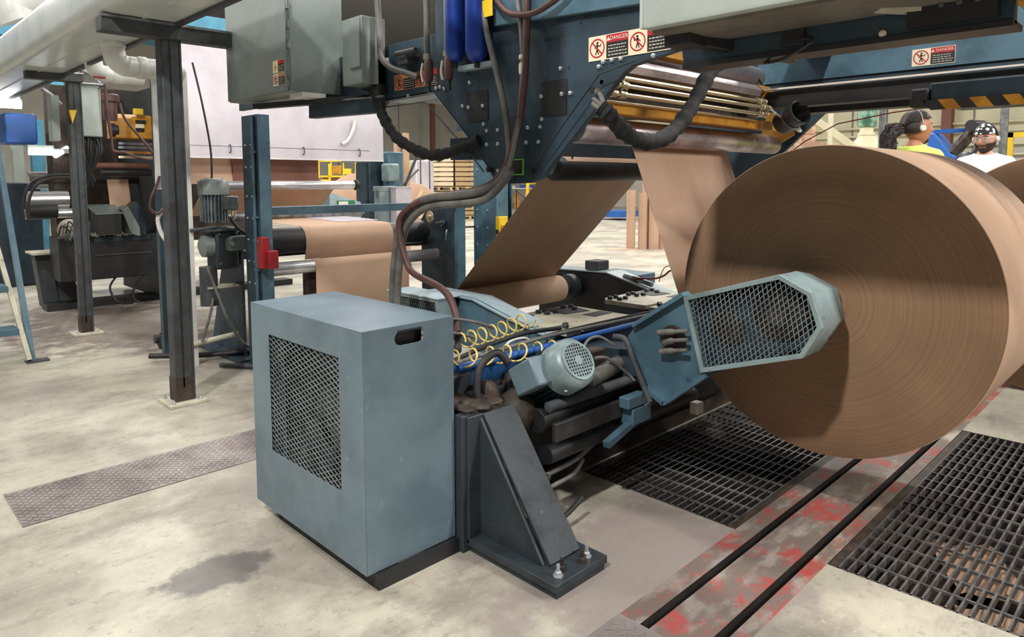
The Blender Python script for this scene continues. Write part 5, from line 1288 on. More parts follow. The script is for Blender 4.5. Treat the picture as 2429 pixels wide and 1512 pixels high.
for k, (x0, x1, y, z, lab) in enumerate(((1.38, 1.58, 9.0, 2.13, 'glowing fixture at the left edge below the duct'), (1.62, 1.86, 9.0, 1.625, 'glowing lamp tube low at the left behind the cables'), (3.4, 3.75, 15, 4.45, 'glowing roof lamp seen over the duct, left of two'), (3.85, 4.2, 15, 4.4, 'glowing roof lamp seen over the duct, right of two'), (1.9, 2.05, 9.2, 1.60, 'small slanting lamp beside the low lamp tube'))):
    lt = thing('lamp', lab, 'lamp', (x0, y, z), 'lit lamps in the left background')
    ob('tube', MB().cyl((x0, y, z), (x1, y + (.1 if k == 4 else 0), z + (.09 if k == 4 else 0)), .03 if k in (1, 4) else .05, n=12), m_glow, lt)
    ob('housing', MB().bx(x0, x1, y + .03, y + .1, z + .03, z + .08), m_ctrl, lt)
T('blue_press_cover', MB().bx(1.45, 1.75, 9.2, 9.6, 1.72, 2.05), m_bright, 'blue machine cover below the glowing fixture at the left edge', 'cover', bevel=.02)
T('far_machine', MB().bx(1.2, 2.0, 10.5, 11.0, 0, 1.3), m_dblue, 'dark machine body behind the ladder', 'machine', bevel=.02)
for k, (z, x0, x1) in enumerate(((1.40, 1.78, 2.3), (1.25, 1.85, 2.3), (1.12, 1.9, 2.4))):
    T('far_roller', MB().cyl((x0, 10.0, z), (x1 + .6, 10.0, z), .03, n=14), m_chrome, ('thin steel roller behind the teal column, highest of three', 'thin steel roller behind the teal column, middle of three', 'thin steel roller behind the teal column, lowest of three')[k], 'roller', 'thin far rollers')
# ================================================================ background
r2 = thing('paper_roll', 'second kraft paper roll standing behind the big one at the right edge', 'paper roll', (5.65, .62, 0))
ob('wound_paper', me_, None, r2, at=(5.2, .623, .73)).scale = (1.03, .73 / RR, .73 / RR)
tm_ = thing('machine_cabinet', 'dark teal machine cabinet beyond the pale hood', 'cabinet', (6.75, 10.3, 0))
ob('body', MB().bx(6.62, 7.05, 10.1, 10.5, 0, 1.75), m_dblue, tm_, bevel=.01)
ob('panel', MB().bx(6.58, 6.62, 10.15, 10.45, .9, 1.6), m_dblue, tm_)
mc = thing('grey_machine', 'blue-grey machine with levers behind the dark teal cabinet', 'machine', (6.9, 9.9, .8))
ob('column', MB().bx(6.85, 7.15, 9.85, 10.05, 0, 1.8), m_blue, mc, bevel=.02)
ob('head', MB().bx(6.75, 7.0, 9.75, 9.95, 1.3, 1.6), m_guard, mc, bevel=.03)
ob('lever', MB().bar((6.95, 9.55, 1.22), (7.15, 9.45, 1.75), .04, .04), m_post, mc)
ob('lever', MB().bar((6.9, 9.6, 1.2), (7.2, 9.5, 1.5), .03, .03), m_ghose, mc)
for k, (x0, y0, z0, z1, m__, lab) in enumerate(((6.2, 9.17, .6, 1.21, m_guard, 'darker grey box with a latch, left of the two by the taped roll'), (6.37, 8.98, .6, 1.20, m_hood, 'pale grey box, right of the two by the taped roll'))):
    b_ = thing('control_cabinet', lab, 'box', (x0, y0, z0), 'pair of grey boxes')
    ob('body', MB().bx(x0, x0 + .3, y0, y0 + .17, z0, z1), m__, b_, bevel=.008)
    ob('lid', MB().bx(x0 - .01, x0 + .31, y0 - .01, y0 + .18, z1 - .06 * (1 - k), z1 + .015), m__, b_, bevel=.005)
    if not k: ob('latch', MB().bx(x0 - .02, x0 - .008, y0 + .07, y0 + .10, z1 - .18, z1 - .03), m_steel, b_)
    ob('stand', MB().bx(x0 + .1, x0 + .2, y0 + .04, y0 + .12, 0, z0), m_post, b_)


def disc_roll(x, y, r, w, yaw, lab, tape):
    t_ = thing('stock_roll', lab, 'paper roll', (x, y, 0), 'paper rolls waiting in the background')
    d = Vector((-math.cos(yaw), -math.sin(yaw), 0)); p = Vector((x, y, r))
    mb = MB(); mb.lathe([(.05, 0), (r - .01, 0), (r, .01), (r, w - .01), (r - .01, w), (.05, w)], p, -d, 48)
    ob('wound_paper', mb, m_kraft, t_)
    if tape:
        s_ = d.cross(Vector((0, 0, 1)))
        for a in (.25, -1.1):
            e = s_ * math.cos(a) + Vector((0, 0, math.sin(a)))
            ob('tape', MB().bar(p + d * .004 + e * r * .85, p + d * .004 - e * r * .85, .07, .004, up=d), m_tape, t_)


disc_roll(8.42, 11.4, .64, .9, .95, 'upright kraft roll with a cross of tape on its face', True)
disc_roll(8.3, 13.1, .74, .9, 1.0, 'upright kraft roll half hidden behind the tie bar', False)
for k, (x, y, z1, lab) in enumerate(((7.72, 10.82, 2.2, 'tall square cardboard corner post, left of the pair'), (7.83, 10.70, 2.2, 'tall square cardboard corner post, right of the pair'))):
    T('cardboard_post', MB().prism([(x - .05, y - .03), (x + .05, y - .03), (x + .05, y + .05), (x - .05, y + .05)], 'z', 0, z1, holes=[[(x - .04, y - .02), (x + .04, y - .02), (x + .04, y + .04), (x - .04, y + .04)]]), m_kraft, lab, 'post', 'tall cardboard posts')
dr = thing('wrapped_drums', 'grey wrapped load with straps beyond the cardboard posts', 'load', (13.5, 17.8, 0))
ob('load', MB().bx(13.1, 13.8, 17.4, 18.2, .15, 1.95), m_hood, dr, bevel=.03)
for x in (13.25, 13.6): ob('strap', MB().bx(x, x + .04, 17.39, 17.4, .15, 1.95), m_post, dr)
ob('strap', MB().bx(13.09, 13.1, 17.7, 17.76, .15, 1.95), m_yel, dr)
# pallets of bags -------------------------------------------------------------
bagm = M('paper_sack', rgb(206, 190, 158), 0.7, c2=rgb(190, 172, 140), scale=3)
bagm2 = M('brown_paper_sack', rgb(166, 140, 104), 0.7, c2=rgb(150, 124, 90), scale=3)


def bag_mesh(name, w, d, h, m__):
    mb = MB(); n = 8; vs = []
    for sg in (1, -1):
        for i in range(n + 1):
            for j in range(n + 1):
                u, v = i / n * 2 - 1, j / n * 2 - 1
                e = (1 - abs(u) ** 3.5) * (1 - abs(v) ** 3.5)
                vs.append((u * w / 2, v * d / 2, sg * h / 2 * max(.66, e ** .2)))
    fs = []; N = (n + 1) ** 2
    for i in range(n):
        for j in range(n):
            a = i * (n + 1) + j; fs.append((a, a + n + 1, a + n + 2, a + 1)); fs.append((N + a, N + a + 1, N + a + n + 2, N + a + n + 1))
    for i in range(n):
        for (a, b_) in ((i, i + 1), (n * (n + 1) + i, n * (n + 1) + i + 1), (i * (n + 1), (i + 1) * (n + 1)), (i * (n + 1) + n, (i + 1) * (n + 1) + n)): fs.append((a, b_, b_ + N, a + N))
    return mesh(name, mb.add(vs, fs), m__, 60)


def pallet(parent_lab, x, y, rz, z0, group):
    t_ = thing('pallet', parent_lab, 'pallet', (x, y, z0), group); R_ = Matrix.Translation((x, y, z0)) @ Matrix.Rotation(rz, 4, 'Z')
    for k in range(5): ob('deck_board', MB().bx(-.5, .5, -.5 + k * .22, -.38 + k * .22, .11, .13, R_), m_wood, t_)
    for k in (-1, 0, 1): ob('stringer', MB().bx(-.46 + .42 * (k + 1), -.38 + .42 * (k + 1), -.5, .5, .02, .11, R_), m_wood, t_)
    for k in (0, 2, 4): ob('bottom_board', MB().bx(-.5, .5, -.5 + k * .22, -.38 + k * .22, 0, .02, R_), m_wood, t_)
    return t_


def bag_stack(x, y, rz, z0, rows, m__, mcol, grp, labf):
    bm = bag_mesh('paper_sack', .51, .98, .19, m__)
    for r_ in range(rows):
        for c in range(2):
            o = ob('paper_sack', bm, None, at=(x + math.cos(rz) * (c - .5) * .5, y + math.sin(rz) * (c - .5) * .5, z0 + .09 + r_ * .163))
            o.rotation_euler = (0, 0, rz + random.uniform(-.03, .03))
            tag(o, labf(r_, c, rows), 'sack', grp)


ORD = ['lowest', 'second', 'third', 'fourth', 'fifth', 'sixth', 'seventh', 'eighth', 'ninth', 'tenth', 'eleventh']
RZ = PI / 4 * 3 + PI / 2 + PI / 2
RZ = -PI / 4
for (x, y, m__, side_) in ((15.3, 18.95, bagm, 'paler left'), (16.05, 18.2, bagm2, 'browner right')):
    pallet('wooden pallet on the floor under the %s sack stack' % side_, x, y, RZ, 0, 'pallets of sacks')
    bag_stack(x, y, RZ, .13, 5, m__, None, 'sacks in the lower stacks', lambda r_, c, n, s_=side_: '%s row sack, %s of its row, lower load of the %s stack' % (ORD[r_], 'left' if c == 0 else 'right', s_))
    pallet('wooden pallet between the loads of the %s sack stack' % side_, x, y, RZ, .98, 'pallets of sacks')
    bag_stack(x, y, RZ, 1.12, 7, m__, None, 'sacks in the upper stacks', lambda r_, c, n, s_=side_: '%s row sack, %s of its row, upper load of the %s stack' % (ORD[r_], 'left' if c == 0 else 'right', s_))
wrapm = M('stretch_film', rgb(228, 226, 218), 0.3)
T('stretch_wrap', MB().prism([(-.5, -.48), (.5, -.48), (.5, .48), (-.5, .48)], 'z', 2.25, 2.34).xf(Matrix.Translation((15.3, 18.95, 0)) @ Matrix.Rotation(RZ, 4, 'Z')), wrapm, 'white film sheet on top of the paler sack stack', 'film')
# yellow plant and bollards --------------------------------------------------
yp = thing('yellow_conveyor', 'yellow railed conveyor platform far behind the roller stand', 'conveyor', (10.7, 17.7, 0))
YM = Matrix.Translation((10.62, 17.75, 0)) @ Matrix.Rotation(-PI / 4 - .05, 4, 'Z')
ob('deck', MB().bx(-.45, .55, -.3, .3, 1.42, 1.47, YM), m_yel, yp)
for (x0, x1, z0, z1, m__) in ((-.1, .15, 1.5, 1.75, m_gold), (.22, .42, 1.5, 1.66, m_yel), (-.22, -.16, 1.35, 1.8, m_yel), (-.45, -.15, 1.3, 1.36, m_yel)):
    ob('hopper' if x0 > -.15 else 'rail', MB().bx(x0, x1, -.3, -.2, z0, z1, YM), m__, yp, bevel=.01)
for x in (-.5, -.15, .2, .55): ob('upright', MB().bx(x, x + .03, -.3, -.27, 1.4, 2.0, YM), m_yel, yp)
ob('top_rail', MB().bx(-.5, .58, -.3, -.27, 1.86, 1.89, YM), m_yel, yp)
ob('base', MB().bx(-.4, .5, -.25, .25, 0, 1.42, YM), m_brownpaint, yp)
for k, (pts, lab) in enumerate((
        ([(20.15, 23.1, 0), (20.15, 23.1, 1.0), (20.12, 23.13, 1.14), (20.05, 23.22, 1.18), (19.85, 23.45, 1.18)], 'yellow bent guard pipe left of the far blue column'),
        ([(21.45, 21.87, 0), (21.45, 21.87, 1.1), (21.42, 21.9, 1.2), (21.35, 21.97, 1.23), (21.1, 22.2, 1.23)], 'yellow guard pipe just right of the far blue column'),
        ([(22.1, 21.3, 0), (22.1, 21.3, 1.08), (22.14, 21.27, 1.2), (22.3, 21.1, 1.24), (22.7, 20.7, 1.27), (22.85, 20.55, 1.25), (22.9, 20.5, 1.1), (22.9, 20.5, 0)], 'yellow guard hoop partly behind the slanting web'))):
    T('guard_pipe', MB().tube(pts, .085, 12, 5), m_yel, lab, 'bollard', 'yellow guard pipes')
fo = thing('folding_table', 'white folding table behind the yellow guard pipes', 'table', (23.4, 23.3, 0))
TM = Matrix.Translation((23.45, 23.35, 0)) @ Matrix.Rotation(-PI / 4, 4, 'Z')
ob('tabletop', MB().bx(-1.15, 1.15, -.38, .38, .93, .97, TM), m_white, fo, bevel=.01)
for x in (-.95, .0, .95):
    for y in (-.3, .3): ob('leg', MB().cyl(TM @ Vector((x, y, 0)), TM @ Vector((x, y, .93)), .02, n=8), m_black, fo)
for x in (-.95, .0): ob('leg_brace', MB().cyl(TM @ Vector((x, -.3, .85)), TM @ Vector((x + .4, -.3, .5)), .014, n=8), m_black, fo)
for k, (x0, x1, y, z0, z1, m__, nm, lab, cat) in enumerate((
        (-.1, .16, .1, 0, .72, m_gold, 'storage_box', 'amber box standing under the folding table', 'box'),
        (-.5, -.25, .2, 0, .85, m_ctrl, 'storage_box', 'pale box under the left half of the folding table', 'box'),
        (.42, .62, .15, .3, .85, m_white, 'document_tray', 'white tray hanging under the right half of the folding table', 'tray'),
        (.2, .8, .0, .97, 1.1, m_canister, 'storage_bin', 'blue bin on the folding table', 'bin'),
        (-.3, -.05, .0, .97, 1.08, m_ctrl, 'tape_dispenser', 'small grey case on the folding table', 'case'),
        (-1.0, -.65, .25, .1, .85, m_black, 'office_chair', 'dark chair back behind the left end of the folding table', 'chair'),
        (.85, 1.6, .1, .2, 1.05, m_black, 'waste_bin', 'black bin at the right end of the folding table', 'bin'))):
    if nm == 'office_chair':
        c_ = thing(nm, lab, cat, tuple(TM @ Vector((-.8, .5, 0))))
        ob('backrest', MB().bx(-1.05, -.65, .6, .66, .5, .95, TM), m_black, c_, bevel=.03); ob('seat', MB().bx(-1.05, -.65, .2, .62, .42, .5, TM), m_black, c_, bevel=.03)
        for x in (-1.02, -.68):
            for y in (.24, .6): ob('leg', MB().bx(x - .015, x + .015, y - .015, y + .015, 0, .42, TM), m_black, c_)
    elif nm == 'waste_bin':
        T(nm, MB().lathe([(.3, 0), (.36, .95), (.34, .97)], TM @ Vector((1.45, .1, 0)), (0, 0, 1), 20), m_black, lab, cat)
    elif nm in ('storage_bin',):
        b_ = thing(nm, lab, cat, tuple(TM @ Vector((.5, 0, .97))))
        ob('body', MB().prism([(x0, z0), (x1, z0), (x1 + .04, z1), (x0 - .04, z1)], 'y', -.1, .2).xf(TM), m__, b_)
        ob('rim', MB().bx(x0 - .06, x1 + .06, -.12, .22, z1, z1 + .015, TM), m__, b_)
    else:
        T(nm, MB().bx(x0, x1, y - .1, y + .15, z0, z1, TM), m__, lab, cat, bevel=.012)
# upright cardboard cores ------------------------------------------------------
for k, (x, y, r, h, lab) in enumerate(((10.98, 7.84, .085, 1.12, 'leftmost of the standing cardboard cores beside the rising web'), (11.12, 7.66, .09, 1.06, 'second standing cardboard core from the left'), (11.22, 7.48, .10, 1.02, 'third standing cardboard core from the left'), (11.36, 7.36, .09, 1.15, 'fourth standing cardboard core, nearest the rising web'), (11.3, 7.7, .09, 1.3, 'tall cardboard core at the back of the group'), (11.55, 7.5, .09, 1.2, 'rear right cardboard core beside the rising web'))):
    t_ = thing('cardboard_core', lab, 'cardboard tube', (x, y, 0), 'standing cardboard cores')
    ob('tube', MB().lathe([(r, 0), (r, h), (r * .82, h), (r * .82, 0)], (x, y, 0), (0, 0, 1), 24, caps=False), m_kraft, t_)
T('kraft_sheet', MB().prism([(10.4, 7.9), (10.95, 7.65), (11.1, 7.95), (10.7, 8.2)], 'z', 0, .006), m_kraft, 'loose kraft sheet on the floor beside the cardboard cores', 'sheet')
T('blue_pallet', MB().bx(18.5, 19.6, 13.6, 14.6, .1, .3), m_bright, 'blue pallet on the floor beyond the cardboard cores', 'pallet')
# wall services at the right -----------------------------------------------------
for k, z in enumerate((2.15, 2.5, 2.95, 3.25)):
    T('wall_conduit', MB().cyl((28.3, -6, z), (28.3, 26, z), .045, n=10), m_cream, ('lowest pale conduit along the right wall', 'second pale conduit from below along the right wall', 'third pale conduit from below along the right wall', 'highest pale conduit along the right wall')[k], 'conduit', 'conduits along the right wall')
for k, (y, w, m__, lab) in enumerate(((8.1, .3, m_brownpaint, 'brown steel column against the right wall behind the worker in yellow'), (15.5, .25, m_brownpaint, 'brown steel column against the right wall farther back'))):
    T('wall_column', MB().bx(28.0, 28.4, y - 1.5, y - 1.5 + w, 0, 8), m__, lab, 'column')
T('brown_pillar', MB().bx(24, 24.25, 30.4, 30.6, 0, 8), m_brownpaint, 'brown pillar seen through the left opening of the frame', 'column')
jm = MB()
for y in range(-6, 33, 4): jm.bx(28.455, 28.46, y, y + .04, 0, 8)
for x in range(0, 28, 4): jm.bx(x, x + .04, 33.49, 33.5, 0, 8)
S('trim_1', jm, m_ghose)
for k, (x, y, lab) in enumerate(((8.3, 2.6, 'grey steel post left of the worker in yellow'), (9.24, 1.67, 'grey steel post right of the worker in white'))):
    p_ = thing('strut_post', lab, 'post', (x, y, 0), 'grey posts behind the workers')
    ob('strut', MB().bx(x - .035, x + .035, y - .035, y + .035, 0, 3.2), m_steel, p_, bevel=.004)
    ob('base_plate', MB().bx(x - .1, x + .1, y - .1, y + .1, 0, .012), m_steel, p_)
    if not k: ob('junction_box', MB().bx(x - .05, x + .05, y - .14, y - .04, 2.1, 2.22), m_ebox, p_, bevel=.006)
T('white_pipe', MB().tube([(8.0, 3.05, 1.0), (8.0, 3.05, 2.2), (8.0, 3.1, 2.4)], .03), m_cream, 'vertical cream pipe left of the green pump motor', 'pipe')
# pump
pu = thing('pump', 'cream pump with a green motor behind the big roll', 'pump', (10.73, 3.57, 0))
PX, PY = 10.73, 3.58
gmot = M('green_motor_paint', rgb(60, 110, 92), 0.4, c2=rgb(150, 190, 170), scale=9)
ob('motor', MB().lathe([(.10, 0), (.13, .03), (.13, .26), (.10, .31), (.05, .32)], (PX, PY, 2.05), (0, 0, 1), 24), gmot, pu)
ob('lantern', MB().lathe([(.12, 0), (.09, .05), (.09, .12)], (PX, PY, 1.94), (0, 0, 1), 20), m_cream, pu)
ob('volute', MB().lathe([(.2, 0), (.16, .1), (.09, .22)], (PX, PY, 1.74), (0, 0, 1), 20), m_cream, pu)
ob('pump_base', MB().bx(PX - .3, PX + .3, PY - .3, PY + .3, 1.64, 1.74), m_cream, pu, bevel=.01)
ob('stand', MB().bx(PX - .25, PX + .25, PY - .25, PY + .25, 0, 1.64), m_post, pu)
ob('chute', MB().bar((PX - .5, PY + .55, 2.15), (PX - .1, PY + .1, 1.72), .2, .1), m_cream, pu)
ob('arm', MB().bar((PX + .05, PY - .05, 1.95), (PX + .35, PY - .35, 1.66), .04, .06), m_cream, pu)
# stacked cartons behind the roll
pw = pallet('pallet under the film-wrapped carton stack', 9.3, 3.92, -.2, 0, 'pallets of sacks')
cart = M('carton_board', rgb(172, 134, 104), 0.55, c2=rgb(206, 182, 158), scale=7)
cm_ = mesh('carton', MB().bx(-.24, .24, -.155, .155, -.056, .056), cart)
nms = []
for r_ in range(17):
    for c in range(3):
        for d_ in range(1):
            if r_ >= 16 - (c == 0) * 3 + 1: continue
            p = Matrix.Translation((9.3, 3.92, 0)) @ Matrix.Rotation(-.2, 4, 'Z') @ Vector(((d_ - .5) * .3, (c - 1) * .32, .195 + r_ * .117))
            o = ob('carton', cm_, None, at=p); o.rotation_euler = (0, 0, -.2 + random.uniform(-.02, .02))
            tag(o, '%s layer carton from below, %s column of the film-wrapped stack behind the roll' % ((ORD + ['twelfth', 'thirteenth', 'fourteenth', 'fifteenth', 'sixteenth', 'top'])[r_], ('right', 'middle', 'left')[c]), 'carton', 'cartons in the wrapped stack')
# blue lift
bl = thing('blue_lift', 'bright blue machine with a brown arm between the two workers', 'machine', (13.9, 3.25, 0))
ob('body', MB().prism([(3.55, .9), (2.9, .9), (2.9, 1.55), (3.2, 1.75), (3.45, 2.1), (3.55, 2.1)], 'x', 13.6, 14.2), m_bright, bl, bevel=.02)
ob('top_bar', MB().bar((13.7, 3.5, 2.12), (14.1, 3.02, 2.15), .1, .07), m_bright, bl)
ob('brown_arm', MB().bar((13.7, 3.2, 1.72), (13.95, 2.95, 2.12), .16, .14), m_grime, bl)
ob('motor', MB().cyl((13.75, 2.95, 2.2), (14.05, 2.85, 2.2), .1, n=16), m_black, bl)
ob('base', MB().bx(13.5, 14.4, 2.7, 3.7, 0, .9), m_dblue, bl)
ob('hose', MB().tube([(13.6, 2.9, 1.6), (13.5, 2.8, 1.8), (13.6, 2.75, 2.0), (13.7, 2.85, 2.15)], .03), m_rub, bl)
ob('shoulder', MB().sph((13.55, 2.95, 1.66), (.14, .14, .1)), m_foot, bl)
yf = thing('yellow_tube_frame', 'yellow square tube gate at the right edge behind the worker in white', 'framework', (12.2, 2.0, 0))  # plain open frame of square tube with two crossbars
ob('upright', MB().bx(12.15, 12.22, 2.08, 2.15, 0, 1.97), m_yel, yf); ob('upright', MB().bx(12.15, 12.22, 1.2, 1.27, 0, 1.97), m_yel, yf); ob('crossbar', MB().bx(12.15, 12.22, 1.2, 2.15, 1.9, 1.97), m_yel, yf)
ob('crossbar', MB().bx(12.15, 12.22, 1.2, 2.15, 1.0, 1.06), m_yel, yf)
# strip light seen in the upper right corner
fx = thing('roof_fixture', 'pale fluorescent fixture in the upper right corner', 'lamp', (4.6, .7, 2.1))
ob('housing', MB().bar((4.6, .82, 2.05), (4.9, .35, 2.0), .12, .05), m_ctrl, fx)
ob('tube', MB().bar((4.6, .82, 2.018), (4.9, .35, 1.968), .03, .02), m_glow, fx)
# bin with sign
bn = thing('blue_bin', 'blue-grey slanted bin with a green sign under the steel roller', 'bin', (4.3, 7.0, .9))
ob('body', MB().prism([(4.05, 1.18), (4.45, 1.06), (4.45, .6), (4.05, .6)], 'y', 6.98, 7.3), m_armtop, bn)
gs = M('sign_green', rgb(40, 110, 70), .5)
ob('green_sign', MB().bx(4.14, 4.36, 6.96, 6.978, 1.02, 1.085), gs, bn)
ob('sign_print', MB().bx(4.15, 4.27, 6.957, 6.96, 1.035, 1.075), m_ink, bn)
ob('leg', MB().bx(4.08, 4.42, 7.0, 7.28, 0, .6), m_post, bn)
# ================================================================ people
m_skin = M('skin', rgb(178, 126, 96), 0.55, c2=rgb(166, 112, 84), scale=14)
m_skin2 = M('pale_brown_skin', rgb(206, 156, 132), 0.55, c2=rgb(196, 142, 118), scale=14)
m_lime = M('lime_shirt', rgb(222, 240, 120), 0.8, c2=rgb(208, 228, 104), scale=5, bump=.1)
m_tee = M('white_shirt', rgb(236, 232, 230), 0.8, c2=rgb(222, 218, 218), scale=5, bump=.1)
m_jean = M('dark_trousers', rgb(46, 54, 72), 0.8)
m_hair = M('dark_hair', rgb(34, 26, 26), 0.55, c2=rgb(48, 38, 36), scale=40, bump=.6, bscale=70)
m_beard = M('dark_beard', rgb(48, 34, 32), 0.7, c2=rgb(30, 22, 22), scale=60, bump=.5, bscale=200)
m_eye = M('eye_white', rgb(230, 226, 222), .3)
m_iris = M('eye_dark', rgb(40, 26, 20), .3)
m_lip = M('lips', rgb(150, 84, 78), .5)
m_lens = M('clear_lens', rgb(225, 235, 240), .08, trans=.9, ior=1.2)


def dots_material():
    m = bpy.data.materials.new('dotted_bandana'); m.use_nodes = True; nt = m.node_tree; b = nt.nodes['Principled BSDF']
    tc = nt.nodes.new('ShaderNodeTexCoord'); v = nt.nodes.new('ShaderNodeTexVoronoi'); v.inputs['Scale'].default_value = 26; v.inputs['Randomness'].default_value = .35
    nt.links.new(tc.outputs['Object'], v.inputs['Vector'])
    r = nt.nodes.new('ShaderNodeMath'); r.operation = 'LESS_THAN'; r.inputs[1].default_value = .42; nt.links.new(v.outputs['Distance'], r.inputs[0])
    mx = nt.nodes.new('ShaderNodeMix'); mx.data_type = 'RGBA'; mx.inputs[6].default_value = rgb(30, 30, 36); mx.inputs[7].default_value = rgb(226, 226, 226)
    nt.links.new(r.outputs[0], mx.inputs[0]); nt.links.new(mx.outputs[2], b.inputs['Base Color']); b.inputs['Roughness'].default_value = .8
    return m


def head_verts(n=48, m=36):
    """head about its centre; +y is the face, z up; height .24"""
    vs = []; fs = []
    for k in range(m + 1):
        th = PI * k / m
        for i in range(n):
            ph = 2 * PI * i / n
            x = math.sin(th) * math.sin(ph); y = math.sin(th) * math.cos(ph); z = math.cos(th)
            X, Y, Z = x * .077, y * .098, z * .122
            if z < 0:
                f = 1 - .34 * (-z) ** 1.4; X *= f; Y *= (1 - .12 * (-z)) if y > 0 else (1 - .45 * (-z))
                if y > 0: Y += .012 * (-z)
            if y < 0: Y *= 1.02
            if y > .2:
                g = lambda cx, cz, sx_, sz: math.exp(-((X - cx) / sx_) ** 2 - ((Z - cz) / sz) ** 2)
                Y += .026 * g(0, -.022, .011, .017) + .012 * g(0, .002, .008, .02) + .006 * g(0, .03, .05, .012)
                Y -= .013 * (g(.032, .008, .017, .012) + g(-.032, .008, .017, .012))
                Y += .007 * g(0, -.062, .022, .008) - .004 * g(0, -.054, .026, .004) + .009 * g(0, -.095, .022, .014)
                Y += .004 * (g(.04, -.02, .02, .02) + g(-.04, -.02, .02, .02))
            vs.append(Vector((X, Y, Z)))
    for k in range(m):
        for i in range(n):
            j = (i + 1) % n; fs.append((k * n + i, k * n + j, (k + 1) * n + j, (k + 1) * n + i))
    return vs, fs


HV, HF = head_verts()


def skin_body(J, E_, R_):
    me = bpy.data.meshes.new('body'); me.from_pydata([Vector(p) for p in J], E_, []); o = bpy.data.objects.new('tmpb', me); COL.objects.link(o)
    md = o.modifiers.new('s', 'SKIN'); md.use_smooth_shade = True
    sv = me.skin_vertices[0].data
    for i, r_ in enumerate(R_): sv[i].radius = (r_, r_) if not isinstance(r_, tuple) else r_; sv[i].use_root = (i == 0)
    sb = o.modifiers.new('d', 'SUBSURF'); sb.levels = 2; sb.render_levels = 2
    dg = bpy.context.evaluated_depsgraph_get(); res = bpy.data.meshes.new_from_object(o.evaluated_get(dg)); bpy.data.objects.remove(o, do_unlink=True)
    return res


